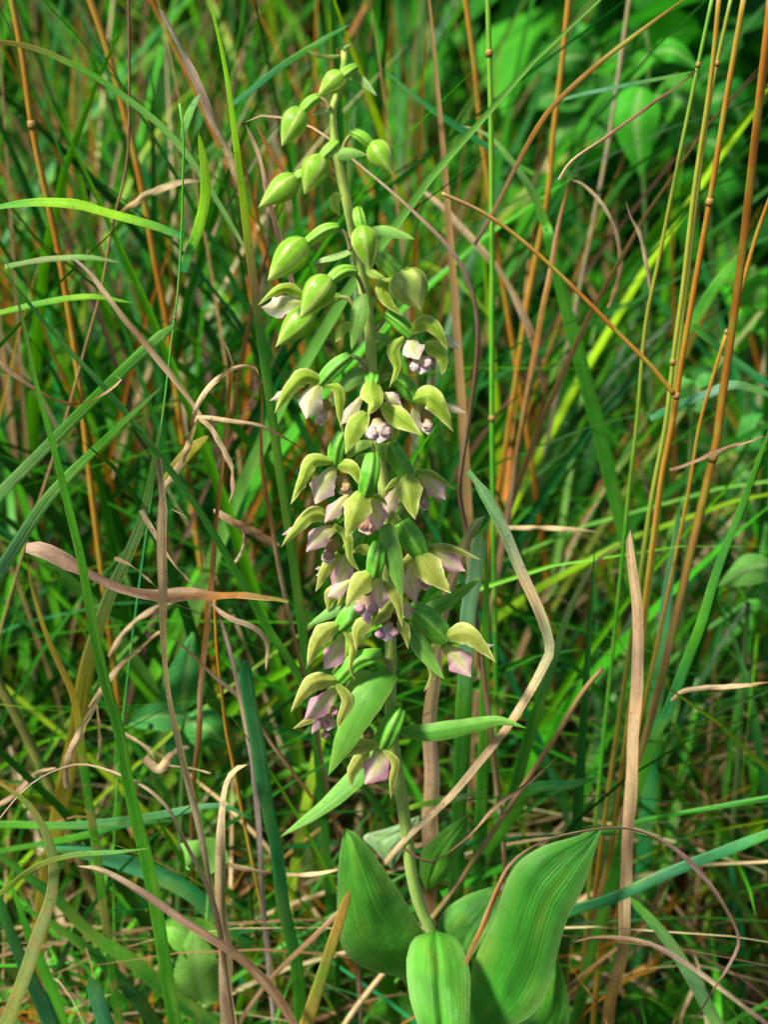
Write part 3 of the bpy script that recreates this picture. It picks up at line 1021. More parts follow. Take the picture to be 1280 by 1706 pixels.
# dried star
S = 'dried tan leaves of the star shaped withered tuft'
blade('tan dry arm of the withered star arching up to the right', '6', '820,380 840,300 900,205 1000,135 1080,130 1105,170', 26, 18, [BRN, TAN, SALM, TAN, SALM, ORG], 'dry', root=False, shape='strip', twist=30, group=S)
blade('orange brown blade falling from the tan arch of the withered star', '6', '1200,1000 1170,850 1125,600 1118,420 1122,260 1100,160', 30, 26, [BRN, ORG, ORG, OCH, ORG], 'dry', roll=30, shape='strip')
blade('tan dry arm of the withered star drooping to the right', '6', '835,345 880,345 950,355 1100,380 1200,425 1290,480', 24, 16, [TAN, SALM, TAN, BRN, DBR], 'dry', root=False, group=S, twist=60)
blade('brown dry arm of the withered star curling down to the right', '6', '850,350 895,390 945,480 985,570 992,660 975,720', 30, 20, [SALM, TAN, BRN, BRN], 'dry', root=False, group=S, twist=50)
blade('tan dry arm of the withered star pointing down to the left', '6', '700,640 740,590 790,500 815,420 840,350', 34, 22, [TAN, SALM, TAN, TAN], 'dry', root=False, shape='strip', group=S, twist=40)
blade('long tan dry blade slanting down from upper left to the withered star', '5', '890,1850 780,1700 620,1500 480,1320 400,1215 310,1140', 30, 22, [TAN, TAN, BRN, TAN, (.58, .42, .34)], 'dry', root=False, shape='strip', wave=.15)
blade('small tan dry tip standing up above the withered star', '6', '975,300 985,190 985,90 960,40 940,2', 30, 24, [ORG, OCH, SALM, (.62, .42, .30)], 'dry', shape='strip', twist=30, bk=.03)
blade('brown withered grass tip curling at the left edge of the picture', '6', '-60,40 0,110 100,190 200,255 320,290 430,255 500,205 520,180 495,170', 30, 6, [TAN, BRN, BRN, ORG, BRN, TAN], 'dry', root=False, twist=120)
blade('brown dry blade running down to the right behind the withered star', '6', '1180,900 1100,855 1000,800 910,738', 40, 34, [BRN, (.26, .13, .06), BRN, TAN], 'dry', root=False, shape='strip')
blade('yellowing folded leaf scrap just under the middle of the withered star', '6', '700,640 760,545 820,480 890,425', 50, 36, [YEL, (.42, .46, .05), YEL, (.36, .40, .06)], mottle=.6, root=False)
blade('thin grey brown dry strand dangling below the withered star', '6', '875,985 862,920 830,820 790,770 730,738', 13, 28, [TAN, BRN, TAN, TAN], 'dry', root=False, twist=80)
blade('small tan dry hook right of the tan vertical strip', '6', '1000,970 1030,930 1045,870 1030,800', 18, 30, [SALM, TAN, BRN, BRN], 'dry', root=False, twist=40)
blade('pale tan dry strip twisting behind the long straight green blade', 'G', '120,1050 140,960 135,850 120,700 130,560', 34, 24, [BRN, TAN, SALM, TAN, BRN], 'dry', root=False, twist=120)
# lower left
blade('thin greyish tan blade bowing in a high arch at lower left', '7', '825,1228 790,950 740,750 660,580 590,450 480,360 330,308 230,316 100,380 0,490 -60,590', 22, -14, [BRN, BRN, (.30, .2, .14), TAN, (.44, .33, .27), TAN], 'dry', twist=70)
blade('broad brown dry blade slanting down to the right at lower left', '7', '1090,1330 1040,1228 980,1120 880,1010 760,920 620,830 480,750 350,680 275,668', 40, -30, [DBR, BRN, BRN, (.34, .2, .13), (.40, .26, .18), TAN], 'dry', roll=-20, shape='strip', cup=.6)
blade('bent yellow green blade with rusty spots at the left edge', '7', '-20,1300 20,1228 80,1060 130,920 180,780 186,650 150,530 90,440 0,375 -60,350', 54, -26, [(.26, .36, .07), (.30, .38, .10), (.32, .40, .14), (.28, .4, .12), (.24, .36, .08), (.3, .36, .04)], mottle=.6, roll=-10)
blade('narrow yellow green blade lying nearly level at lower left with a pale tip', '7', '-120,850 0,765 120,675 250,632 400,620 535,604', 22, -28, [(.22, .42, .03), (.30, .50, .05), (.36, .45, .08), PALE, PALE], roll=30, root=False)
blade('upright blade folded over at its top, green margin and tan face', '7', '800,1300 800,1228 792,950 778,800 778,600 795,430 825,350 885,306', 48, -4, [TAN, (.42, .27, .16), SALM, SALM, (.50, .42, .22), (.62, .48, .28), (.6, .5, .26)], 'dry', shape='strip', twist=-25, mottle=.3)
blade('stiff blue green upright blade with a torn tip left of the flower spike', '0', '505,1760 497,1622 473,1505 464,1421 445,1332 431,1247 418,1170 408,1100', 22, 2, [G1, G2, TEAL, TEAL, (.07, .3, .1), TEAL], shape='cut', roll=20)
blade('cut off blue green blade stump at the bottom edge', '7', '395,1300 350,1160 318,1066', 56, -50, [TEAL, (.05, .26, .12), TEAL], shape='cut', roll=-10, cup=.4)
blade('orange and green striped blade standing in front of the large left orchid leaf', '4', '120,1060 150,973 200,820 260,640 304,494', 50, -24, [(.6, .36, .05), (.6, .46, .08), (.30, .52, .05), (.70, .42, .08), (.78, .44, .10)], mottle=.4, roll=15, cup=.3, shape='strip')
blade('glossy green blade bending level across the lower left, ending behind the folded blade', '7', '-90,535 0,520 300,522 550,490 700,460 800,455 895,502', 30, 22, [G1, G2, (.08, .34, .1), TEAL, (.14, .42, .2), TEAL], root=False, roll=20)
blade('lower of two level green blades crossing behind the thin tan arch', '7', '-80,640 20,612 150,590 300,560 450,520 640,505', 26, 30, [G1, G2, G2, TEAL, G1], root=False, roll=30)
blade('wide dark green blade running diagonally across the lower left corner', '7', '900,1330 760,1228 620,1130 480,1010 330,910 200,780 0,630 -80,570', 58, 14, [G3, G3, G1, G3, G1], roll=25, cup=.2, mottle=.15)
blade('wide dark green blade below the lower left diagonal one', '7', '640,1330 560,1228 480,1130 330,980 180,870 60,810', 60, 20, [G3, (.03, .15, .04), G3, G1], roll=35)
blade('wide blue green blade slanting down behind the broad brown dry blade', '7', '900,950 760,830 650,740 500,670 300,612 120,590', 66, 30, [G3, TEAL, (.05, .24, .1), TEAL], roll=30, root=False)
blade('wide blue green blade in the lower left corner, leftmost of a pair', '7', '230,1330 180,1228 150,1150 60,960 0,790 -40,680', 60, -10, [TEAL, (.05, .25, .1), TEAL, G2], roll=15)
blade('mid green blade in the lower left corner, right one of a pair', '7', '260,1330 220,1228 180,1100 110,930 40,740 20,690', 46, -8, [G1, G2, G1, G2], roll=-20)
# details behind, left centre
blade('short pale tan blade rising to the tan strip, right of the pale mottled blade', '0', '150,1180 185,1131 234,1081 262,1058 272,1053', 11, 26, [BRN, TAN, SALM, SALM], 'dry', root=False, shape='strip', twist=30)
blade('brownish tan bow above the short pale tan blade', '0', '182,1095 198,1067 228,1035 264,1011 290,1005', 11, 34, [BRN, TAN, TAN, TAN], 'dry', root=False, shape='strip', twist=30)
blade('thin dark brown twig like blade slanting down towards the blue green torn blade', '0', '520,1330 455,1240 406,1169 376,1141 335,1106 286,1059', 8, 20, [ORG, BRN, DBR, BRN, DBR], 'dry', root=False, cup=.8)
blade('pinkish grey flattened stalk behind the blue green torn blade', '0', '425,1330 420,1267 412,1226 398,1158 384,1095 362,1021', 11, 18, [(.42, .33, .32), (.48, .38, .36), TAN, (.44, .34, .32), BRN], 'dry', shape='strip')
stalk('slim olive stalk beside the pinkish grey one, left of centre', '0', '395,1310 387,1267 376,1212 370,1158 362,1089 357,996', 8, 26, [OCH, (.26, .24, .05), OCH, ORG])
blade('short curled scrap of tan leaf above the folded over blade', '0', '240,1262 267,1283 283,1262 300,1252 316,1247', 17, 20, [BRN, TAN, SALM, TAN], 'dry', root=False, shape='strip', twist=40)
blade('thin wavy brown strand under the curled scrap', '0', '200,1215 224,1232 247,1248 267,1272 321,1281 354,1289', 9, 22, [SALM, TAN, BRN, TAN, TAN], 'dry', root=False, twist=160)
blade('tan pointed dry blade behind the long straight green one at lower left', '7', '240,390 238,300 270,220 320,120 368,38', 34, 10, [TAN, SALM, TAN, SALM], 'dry', twist=30, root=False)
blade('thin reddish tan strand reaching level to the large left orchid leaf', '0', '380,1440 420,1452 470,1460 520,1457 565,1448', 11, 6, [BRN, TAN, TAN, SALM, TAN], 'dry', root=False, twist=200)
blade('small tan sickle of dry grass at the left edge under the arch', '7', '-40,470 40,420 120,345 200,320', 22, 30, [TAN, BRN, TAN], 'dry', root=False)
stalk('thick brown leaning stalk in the lower left', '7', '520,1300 450,1050 400,900 330,750 250,560 170,370 80,180 0,30 -60,-90', 44, 60, [DBR, BRN, (.2, .13, .05), (.16, .17, .04), (.2, .2, .05)])
# upper left
stalk('orange brown stalk at the far upper left', '0', '165,920 150,800 138,690 124,581 109,487 94,405 71,300 52,206 37,94 19,0 5,-70', 13, 110, [BRN, ORG, ORG, OCH, ORG, OCH], nodes=('53,215',))
stalk('second orange brown stalk from the left, leaning behind the arching blade', '0', '300,700 277,532 259,443 244,356 225,262 202,169 176,75 150,0 132,-60', 14, 150, [BRN, ORG, OCH, ORG, ORG, OCH])
stalk('thin dark brown stem between the two orange stalks at upper left', '0', '120,660 142,578 169,480 187,375 210,281 215,188 214,0 212,-50', 6, 90, [DBR, BRN, BRN, DBR])
blade('long arching green blade sweeping down to the right across the upper left', '5', '-60,190 20,190 130,210 250,255 430,350 560,440 700,550 830,690 950,870 1050,1040 1140,1192', 32, 76, [OCH, (.3, .36, .06), G2, PALE, PALE, (.2, .42, .16), PALE, TAN], root=False, roll=20)
blade('green and tan two tone blade slanting down at top left of the spike', '5', '1090,900 1000,652 940,530 870,350 790,180 695,22', 40, 60, [BRN, TAN, (.5, .36, .28), (.56, .42, .34), (.5, .42, .26)], 'dry', root=False, roll=10, shape='strip')
blade('bright yellow green tall blade left of the topmost buds', '5', '1160,1500 1120,1200 1100,1050 1070,800 1030,500 990,250 930,0 900,-90', 46, 54, [G3, BRN, (.34, .5, .02), (.36, .76, .01), (.34, .74, .02), (.36, .78, .01), (.28, .66, .02)], roll=0)
stalk('slender green stem with a joint carrying the two lime leaves at upper left', '5', '735,1750 770,1450 790,1300 808,1000 812,800 815,600 797,460', 13, 40, [G1, G2, TEAL, G2], nodes=('770,1440',))
blade('lime green leaf coloured as if lit through, reaching left to the picture edge', '5', '812,1052 700,1005 600,975 450,935 330,905 150,898 0,918 -80,940', 42, 42, [TEAL, G2, LIM, LIM, LIM, G2, G1], root=False, roll=20, cup=.3)  # lime middle paints in light passing through the leaf
blade('lime green upright leaf coloured as if lit through, right of the slender jointed stem', '5', '815,1210 842,1115 882,1000 912,850 905,720 882,590', 46, 44, [TEAL, G2, LIM, LIM, (.34, .62, .03), LIM], root=False, roll=-10, cup=.3)  # light shining through is put into the lime colour
blade('short pale blade standing at the top of the slender jointed stem', '5', '812,620 815,580 845,490 888,418', 34, 46, [TEAL, PALE, (.2, .45, .2)], root=False, roll=-20)
blade('pale straw blade lying level behind the left orange stalk', '5', '20,1185 150,1160 250,1148 400,1145 530,1165', 25, 70, [PALE, (.4, .45, .2), PALE, (.3, .36, .1)], root=False)
blade('tan bow of dry grass behind the lime leaves', '5', '530,950 560,920 650,862 800,806 900,800', 34, 90, [OCH, TAN, TAN, (.45, .35, .2)], 'dry', root=False)
blade('narrow lime blade lying level at the left edge', '5', '-60,1400 0,1388 200,1342 400,1318 590,1346', 26, 60, [LIM, G2, LIM, G2], root=False)
blade('brown dry blade arching from behind the upper buds down the right of the spike', '1', '1160,2650 1120,2300 1190,1800 1212,1500 1185,1300 1120,1150 1000,1000 800,812 600,645 400,480 240,415 110,398 60,410 20,440',
      34, 32, [BRN, DBR, BRN, BRN, (.32, .2, .12), (.36, .24, .16), (.4, .27, .2), TAN, SALM, TAN], 'dry', shape='strip', twist=40, cup=.5)
blade('dark brown dry blade dropping left of the topmost buds', '1', '330,1500 200,1030 150,850 100,640 28,445', 30, 44, [BRN, BRN, DBR, BRN, TAN], 'dry', root=False, shape='strip')
blade('rusty orange short blade beside the dark brown one left of the buds', '1', '260,710 230,690 160,600 80,440', 24, 46, [BRN, ORG, ORG, OCH], 'dry', root=False)
blade('blue green blade slanting up behind the tip of the spike', '1', '-60,360 60,272 200,162 420,22 560,-60', 32, 110, [TEAL, TEAL, G2, TEAL], root=False)
# upper right
stalk('dark green stem with pale joint right of the upper flowers', '0', '822,850 820,680 820,544 820,362 818,181 815,72 812,-40', 11, 80, [G3, G1, G3, G2, (.2, .42, .04)], nodes=('818,77', '820,688'))
stalk('orange stalk at the top, first one right of the spike', '0', '830,420 809,272 802,226 791,113 772,-30', 12, 180, [BRN, ORG, ORG, OCH])
stalk('orange stalk at the top right of centre, left of the leafy plants', '0', '850,700 880,500 913,326 922,226 936,113 952,-40', 12, 170, [BRN, ORG, ORG, OCH, OCH])
blade('long thin orange and green blade bowing from top right down to the left', 'A', '200,900 230,850 290,740 350,620 420,490 500,380 650,240 830,100 970,0 1040,-50', 18, 50, [DBR, BRN, BRN, ORG, OCH, OCH, (.34, .36, .04), ORG, G2], root=False, cup=.5)
blade('thin brown blade rising to a joint on the green stalk at right', 'A', '510,660 560,590 680,510 900,350 1040,246', 15, 58, [TAN, BRN, BRN, (.2, .12, .05), DBR], 'dry', root=False, cup=.6)
stalk('orange diagonal stalk running from mid top to the joint at right', 'A', '935,1450 850,1345 750,1245 600,1092 420,922 250,792 80,710', 19, 34, [OCH, OCH, ORG, OCH, (.34, .2, .04), BRN], root=False)
stalk('slim green stalk, leftmost of the right hand group', 'A', '740,2100 770,1800 800,1540 830,1200 880,950 950,600 1020,260 1085,-50', 18, 66, [BRN, OCH, G2, G1, (.28, .28, .03), (.14, .36, .04)], nodes=('1023,255',), group='upright grass stalks')
stalk('olive yellow stalk with a swollen joint, second of the right hand group', 'A', '800,2200 850,1850 905,1560 935,1300 970,1050 1010,700 1070,300 1105,-50', 23, 54, [BRN, OCH, OCH, (.30, .28, .04), (.26, .36, .04), (.3, .34, .04), OCH], nodes=('935,1305',))
stalk('orange stalk with a dark joint, third of the right hand group', 'A', '830,2200 890,1750 932,1545 960,1350 1020,1000 1070,720 1130,350 1200,-50', 26, 42, [BRN, OCH, OCH, (.42, .27, .04), OCH, ORG, OCH], nodes=('1070,718', '938,1455'))
stalk('thick brown stalk nearest the right edge', 'A', '820,2750 905,2430 985,2080 1085,1650 1110,1480 1150,1200 1190,900 1235,500 1285,60 1295,-50', 36, 50, [BRN, BRN, (.34, .2, .08), (.38, .22, .08), OCH, ORG, ORG], nodes=('1083,1650',))
stalk('olive stalk crossing behind the third stalk at top right', 'A', '1000,900 1050,480 1090,250 1155,-50', 20, 72, [G2, (.3, .36, .04), (.26, .3, .04)], nodes=('1090,245',))
stalk('thin olive stalk leaning left of the thick brown one', 'A', '930,2100 990,1800 1030,1560 1090,1350 1130,1220', 17, 70, [G1, (.2, .28, .03), OCH, OCH], nodes=('1130,1222',))
stalk('thin orange stalk at the right edge', 'A', '1170,1100 1200,1000 1240,860 1290,720', 18, 60, [OCH, OCH, ORG], root=False)
blade('pale green bent leaf right of the upper buds', 'A', '500,980 470,850 400,680 300,545 230,485 150,462', 60, 120, [G1, G2, (.14, .36, .08), PALE, (.36, .5, .26)], roll=15)
blade('tan drooping dry tip in the upper right centre', 'A', '690,1130 735,1010 732,880 680,760 600,680 550,660', 20, 100, [BRN, BRN, TAN, TAN, TAN], 'dry', root=False, twist=30)
blade('orange upright blade below the tan drooping tip', 'A', '350,1750 390,1500 430,1250 480,1000 510,830 545,668', 28, 104, [BRN, OCH, ORG, OCH, ORG, OCH], 'dry', shape='strip')
blade('short pinkish brown wavy dry tip right of the tan drooping one', 'A', '850,1080 838,1000 812,870 780,800 758,738', 18, 80, [BRN, TAN, TAN, (.4, .22, .16)], 'dry', root=False, twist=60)
stalk('grey tan dead stem in front of the leafy plants', 'A', '560,1200 610,950 680,600 720,350 770,0 780,-60', 20, 230, [TAN, (.3, .24, .16), (.32, .26, .18), (.36, .28, .18)])
blade('brown dry blade slanting down right of the upper flowers', 'A', '460,1420 410,1230 320,1045 230,920 120,790 -10,685', 32, 140, [BRN, BRN, TAN, TAN, TAN], 'dry', root=False, shape='strip')
blade('thin blue green blade running level to the joint at upper right', 'A', '480,378 600,345 720,320 880,290 1015,262', 15, 110, [TEAL, (.14, .4, .2), TEAL, G2], root=False)
blade('blue green blade slanting down at the top, right of the spike tip', 'A', '420,640 280,560 140,468 0,370 -140,250', 22, 130, [G2, TEAL, TEAL, TEAL], root=False)
# right, middle and low
blade('mottled green and tan blade hanging from its bent top right of the lower flowers', 'B', '-140,1960 0,1800 150,1640 300,1460 400,1310 452,1210 470,1150 440,1040 380,900 310,730 230,580 175,500', 46, -2,
      [BRN, TAN, SALM, TAN, BRN, SALM, (.56, .52, .28), (.42, .56, .28), SALM, (.34, .56, .26), (.22, .54, .2), (.16, .48, .13)], 'dry', shape=lambda t: .42 + .55 * max(0, min(1, (t - .55) * 2.6)) if t < .985 else .5, twist=15, roll=-15, mottle=.15, root=True)
blade('broad salmon coloured dry blade standing behind the right hand flowers', '0', '716,1480 716,1400 718,1280 720,1190 727,1120 745,1020 762,930 782,885 808,860', 30, 22,
      [BRN, (.46, .26, .15), SALM, (.62, .40, .26), SALM, SALM, (.60, .38, .24), (.5, .42, .2), (.2, .42, .16)], 'dry', shape='strip', mottle=.15, roll=10)
blade('short wide pale green blade right of the salmon one', '0', '770,1260 775,1140 782,1020 790,970 800,890', 26, 30, [G3, G1, (.16, .42, .18), (.22, .48, .26), (.2, .44, .2)], shape='cut', roll=10)
blade('dark green upright blade behind the lower right flower', '0', '800,1420 805,1300 808,1200 810,1050 812,900', 22, 40, [G3, G1, G2, G1, G1], shape='blade', roll=20)
blade('long salmon strip with dark speckles standing upright at lower right', '0', '1010,1780 1017,1706 1024,1644 1035,1576 1040,1508 1047,1440 1053,1304 1058,1191 1060,1104 1060,1013 1056,945 1051,882', 22, 14,
      [OCH, OCH, (.52, .32, .10), SALM, (.5, .3, .16), SALM, SALM, (.60, .38, .24), SALM, SALM], 'dry', shape='strip', mottle=.12, twist=15, roll=-10)
blade('bright green straight blade rising to the right edge', '0', '1040,1400 1062,1317 1103,1204 1108,1200 1162,1058 1198,945 1235,850 1280,728 1310,650', 18, 32, [G1, G2, TEAL, G2, (.08, .36, .06), G2, G1], roll=15)
blade('blue green blade lying across the salmon strip, rising to the right edge', 'C', '430,1000 540,930 700,880 900,790 1100,712 1280,640 1400,600', 40, 5, [TEAL, TEAL, (.05, .26, .11), TEAL, G2], root=False, roll=15, shape='strip', cup=.3)
blade('purple brown twisted dry blade looping over the large right orchid leaf', 'C', '165,1115 220,1000 280,850 340,745 450,675 620,637 780,624 920,680 1050,800 1140,930 1180,1035 1140,1130 1080,1220 1010,1337 960,1420',
      24, -24, [OCH, (.38, .16, .03), ORG, BRN, (.19, .11, .09), (.22, .13, .11), (.24, .15, .13), (.2, .12, .1), (.24, .15, .12), (.17, .1, .08), BRN, BRN], 'dry', shape='strip', twist=300, root=False, cup=.4)
blade('dark brown twisted dry tip crossing the small orchid leaf', 'C', '-60,690 0,732 60,740 180,650 280,540 400,450 505,357', 17, -6, [BRN, DBR, DBR, BRN, DBR, DBR, SALM], 'dry', twist=260, root=False)
stalk('tan dry stalk slanting up to the right behind the large right orchid leaf', 'C', '60,930 90,890 270,630 400,430 500,280 590,130 670,30', 26, 18, [TAN, SALM, TAN, (.42, .28, .14), BRN, BRN])
blade('pale green blade falling to the right behind the salmon strip', 'C', '1120,1390 1060,1270 960,1100 880,990 770,868', 48, 4, [PALE, (.22, .5, .2), (.2, .48, .14), G2], roll=10, shape='strip')
blade('thin purplish brown dry blade bowing low at the lower right', 'C', '1400,1430 1270,1330 1080,1180 930,1080 820,1032 640,1020 500,1066', 22, -8, [BRN, (.24, .16, .13), TAN, (.26, .17, .14), BRN, DBR], 'dry', twist=80, root=False)
blade('green blade arching right towards the top of the salmon strip', 'B', '380,1560 420,1412 460,1300 520,1100 580,950 650,830 755,752', 44, 44, [G3, G1, (.1, .3, .08), (.16, .36, .1), (.3, .36, .14), TAN], roll=20)
blade('broad blue green blade standing left of the thick brown stalk', 'B', '850,1560 860,1412 880,1250 920,900 962,590', 54, 96, [TEAL, TEAL, (.1, .34, .18), TEAL], roll=10)
blade('level tan dry blade behind the mottled hanging one', 'B', '300,704 330,705 480,708 665,722', 20, 70, [TAN, SALM, TAN, BRN], 'dry', root=False)
blade('green blade bending level to the right above the large right orchid leaf', 'C', '240,720 290,650 400,490 470,462 560,456 665,428', 40, 26, [G1, G2, G1, TEAL, G2], root=False, roll=20)
blade('narrow bright blade lying level just right of the stem', 'C', '-40,545 0,532 120,512 240,480', 24, 14, [LIM, G2, (.3, .5, .2), G2], root=False, roll=20)
blade('brown thin twig like blade crossing the thick brown stalk', 'B', '920,492 1080,432 1180,398 1270,368', 17, 40, [BRN, (.26, .12, .05), BRN, BRN], 'dry', root=False, cup=.7)
blade('tan bowed blade at the right edge above the level blue green one', 'C', '925,150 960,118 1010,104 1150,95 1290,80', 20, 30, [BRN, TAN, TAN, OCH], 'dry', root=False)
blade('blue green narrow blade leaning at the right edge, mid height', 'E', '480,350 560,420 700,530 869,650 960,710', 40, 80, [G2, TEAL, TEAL, TEAL], root=False)
blade('pale bent blade tip at the right edge beside the brown stalk', 'E', '260,830 400,760 560,700 700,655 869,705 950,750', 44, 76, [TEAL, TEAL, (.2, .42, .3), PALE, TEAL], root=False)
blade('wide green blade slanting up behind the right hand stalks', 'E', '420,420 500,300 600,150 700,20 760,-60', 60, 120, [G2, G1, G2, G1], root=False)


# ------------------------------------------------------------------ broad leaved plants
def leafy(label, stem, leaves, back, view='D', group='leafy plants behind the grass', tone=(.05, .32, .02)):
    """a stem with toothed ovate leaves; each leaf: base, tip, width"""
    P = rooted(pts(view, stem, back * .001), True)
    o = empty('leafy_plant', P[0])
    C = spline(P, 30)
    add('stem', tube(C, lambda t: .0016 * (1.1 - .6 * t), 8, 0, 0, lambda t, c: (.10, .20, .05, 0)), 'forb', o)
    for q, (ls, w) in enumerate(leaves):
        p0 = pts(view, ls, back * .001)
        near = min(C, key=lambda c: (c - p0[0]).length)
        L = [near] + p0
        tot = sum((L[i + 1] - L[i]).length for i in range(len(L) - 1))
        f = max(.05, (p0[0] - near).length / tot)
        wid = w / VIEWS[view][2] * mpp(p0[0])

        def pr(t, f=f):
            if t < f:
                return .05
            s = (t - f) / (1 - f)
            k = 1 + .03 * (1 if int(s * 26) % 2 else -1)
            return max(.04, math.sin(math.pi * min(1, s ** .62)) ** .9 * k)
        tn = tuple(x * random.uniform(.8, 1.2) for x in tone)

        def cf(t, u, tn=tn):
            c = tn
            d = abs((t * 9 + abs(u) * 2.2) % 1 - .5)
            if abs(u) < .08:
                c = mixc(c, (.3, .5, .16), .6)
            elif d < .1:
                c = mixc(c, tuple(x * .7 for x in c), .7)
            return (*c, 0)
        C2 = spline(L, 40)
        add('leaf', ribbon(C2, wid, pr, random.uniform(-25, 25), 0, -.25 if q % 2 else .25, 8, cf, .04, q, keel=-.1, ruffle=.08), 'forb', o)
    tag(o, label, 'plant', group)


leafy('leafy plant with bright ovate leaves at upper right, its big leaf pointing down', '660,1100 650,700 670,340 685,180 660,60',
      [('700,178,12 800,165,20 935,256,20', 120), ('675,185,8 640,230,12 590,318,10', 110), ('640,345,10 610,520,20 640,812,20', 240),
       ('600,150,0 520,160,6 420,230,0', 150), ('700,400,0 860,420,8 960,640,0', 260)], 300)
leafy('leafy plant with broad dark green leaves behind the right hand stalks', '980,1000 960,700 940,500 900,300',
      [('960,430,6 1060,400,10 1170,520,6', 260), ('940,520,4 860,560,8 800,680,6', 200), ('930,300,4 1040,280,8 1150,340,0', 180), ('960,620,8 1060,660,10 1150,760,4', 220)], 380, tone=(.025, .21, .02))
leafy('leafy plant with wide leaves left of the dead grey stem, top right', '330,900 340,500 380,250 400,100',
      [('360,200,6 260,200,10 110,290,6', 150), ('370,280,4 300,360,10 240,470,6', 170), ('390,120,4 350,70,8 300,20,4', 100), ('350,380,6 180,390,8 60,460,6', 190), ('360,500,6 240,560,8 170,700,6', 190)], 420, tone=(.035, .25, .02))
leafy('leafy plant with light green leaves at the right edge, mid height', '760,700 760,400 780,200 800,40',
      [('760,200,6 700,130,8 640,150,6', 130), ('790,250,8 830,160,10 900,120,6', 200), ('760,350,8 720,300,10 690,240,6', 120), ('770,330,4 820,300,8 880,380,4', 170), ('770,420,4 700,420,8 610,470,4', 150)], 240, view='E', tone=(.08, .38, .02))
leafy('low leafy plant with round leaves beside the dark gap at right', '830,1500 800,1200 790,1000',
      [('860,830,6 790,900,10 700,1010,6', 200), ('790,1030,6 840,980,8 900,930,6', 160), ('800,1100,2 740,1120,4 700,1180,2', 120)], 230, view='E', tone=(.07, .3, .06))
leafy('leafy plant between the orange stalk and the olive stalk, small pale leaves', '470,1000 480,800 490,620',
      [('480,700,6 440,660,8 410,600,6', 110), ('490,640,6 540,600,8 600,590,6', 110), ('470,760,4 430,740,8 400,800,4', 90), ('480,760,4 540,740,8 590,780,4', 100)], 180, view='E', tone=(.12, .38, .07))
leafy('plant with a large rust stained leaf at the right edge, low', '760,1900 770,1750 780,1700',
      [('880,1590,6 760,1610,10 610,1700,6', 170), ('780,1720,4 840,1740,8 900,1800,4', 140)], 120, view='E', tone=(.09, .33, .05))
leafy('plant with a dark ribbed leaf behind the tan strip at left', '640,1100 645,900 640,760',
      [('640,745,4 660,560,10 700,270,6', 300), ('640,780,2 460,780,6 300,830,2', 180), ('650,800,2 800,860,6 920,980,2', 240), ('630,880,2 640,1000,4 700,1080,2', 240)], 70, view='G', tone=(.06, .27, .06))
leafy('plant with a pale elliptical leaf between the blades at lower left', '720,1300 700,1200',
      [('730,1160,4 700,1020,8 690,870,4', 190), ('720,960,2 640,900,4 560,880,2', 150), ('740,700,0 690,620,2 640,590,0', 160)], 20, view='7', tone=(.17, .50, .07))


# ------------------------------------------------------------------ the mass of grass, thatch and undergrowth
def numpy_mesh(name, V, quads, uv, col, mat):
    me = bpy.data.meshes.new(name)
    nv, nq = len(V), len(quads)
    me.vertices.add(nv)
    me.vertices.foreach_set('co', V.astype(np.float32).ravel())
    me.loops.add(nq * 4)
    me.loops.foreach_set('vertex_index', quads.astype(np.int32).ravel())
    me.polygons.add(nq)
    me.polygons.foreach_set('loop_start', np.arange(0, nq * 4, 4, dtype=np.int32))
    me.update(calc_edges=True)
    ul = me.uv_layers.new(name='UVMap')
    ul.data.foreach_set('uv', uv[quads.ravel()].astype(np.float32).ravel())
    ca = me.attributes.new('col', 'FLOAT_COLOR', 'POINT')
    ca.data.foreach_set('color', col.astype(np.float32).ravel())
    me.polygons.foreach_set('use_smooth', np.ones(nq, dtype=bool))
    me.materials.append(M[mat])
    me.validate()
    o = bpy.data.objects.new(name, me)
    COL.objects.link(o)
    o['kind'] = 'stuff'
    return o


def strips(name, x, y, h, lean, phi, droop, wid, face, pal, mat, segs=10, ymin=None, seedcol=0, base=None):
    """many blades at once: arrays of root, height, lean, bearing, droop, width, facing"""
    N = len(x)
    t = np.linspace(0, 1, segs + 1)[None, :]
    hz = (lean * h)[:, None] * t ** 1.8
    z = h[:, None] * (t - droop[:, None] * t ** 3)
    cx = x[:, None] + np.cos(phi)[:, None] * hz
    cy = y[:, None] + np.sin(phi)[:, None] * hz
    if ymin is not None:
        cy = np.maximum(cy, ymin[:, None] + .3 * (cy - ymin[:, None]) * (cy < ymin[:, None]))
    C = np.stack([cx, cy, z], -1)
    wp = np.minimum(1, .55 + 1.2 * t) * np.clip(1 - t ** 2.6, 0.02, 1)
    S = np.stack([np.cos(face), np.sin(face), np.zeros(N)], -1)[:, None, :]
    Nn = np.stack([-np.sin(face), np.cos(face), np.zeros(N)], -1)[:, None, :]
    hw = (.5 * wid)[:, None, None] * wp[:, :, None]
    V = np.stack([C - S * hw, C + Nn * hw * .35, C + S * hw], 2)           # N, segs+1, 3, 3
    uv = np.zeros((N, segs + 1, 3, 2))
    uv[..., 0] = t[:, :, None]
    uv[..., 1] = np.array([0, .5, 1])[None, None, :]
    col = np.zeros((N, segs + 1, 3, 4))
    col[..., :3] = pal[:, None, None, :]
    if base is not None:
        k = np.clip(1 - t * 2.2, 0, 1)[:, :, None, None]
        col[..., :3] = col[..., :3] * (1 - k * .7) + base[:, None, None, :] * k * .7
    base_i = (np.arange(N) * (segs + 1) * 3)[:, None, None]
    i = np.arange(segs)[None, :, None]
    j = np.arange(2)[None, None, :]
    a = base_i + i * 3 + j
    quads = np.stack([a, a + 1, a + 4, a + 3], -1).reshape(-1, 4)
    return numpy_mesh(name, V.reshape(-1, 3), quads, uv.reshape(-1, 2), col.reshape(-1, 4), mat)


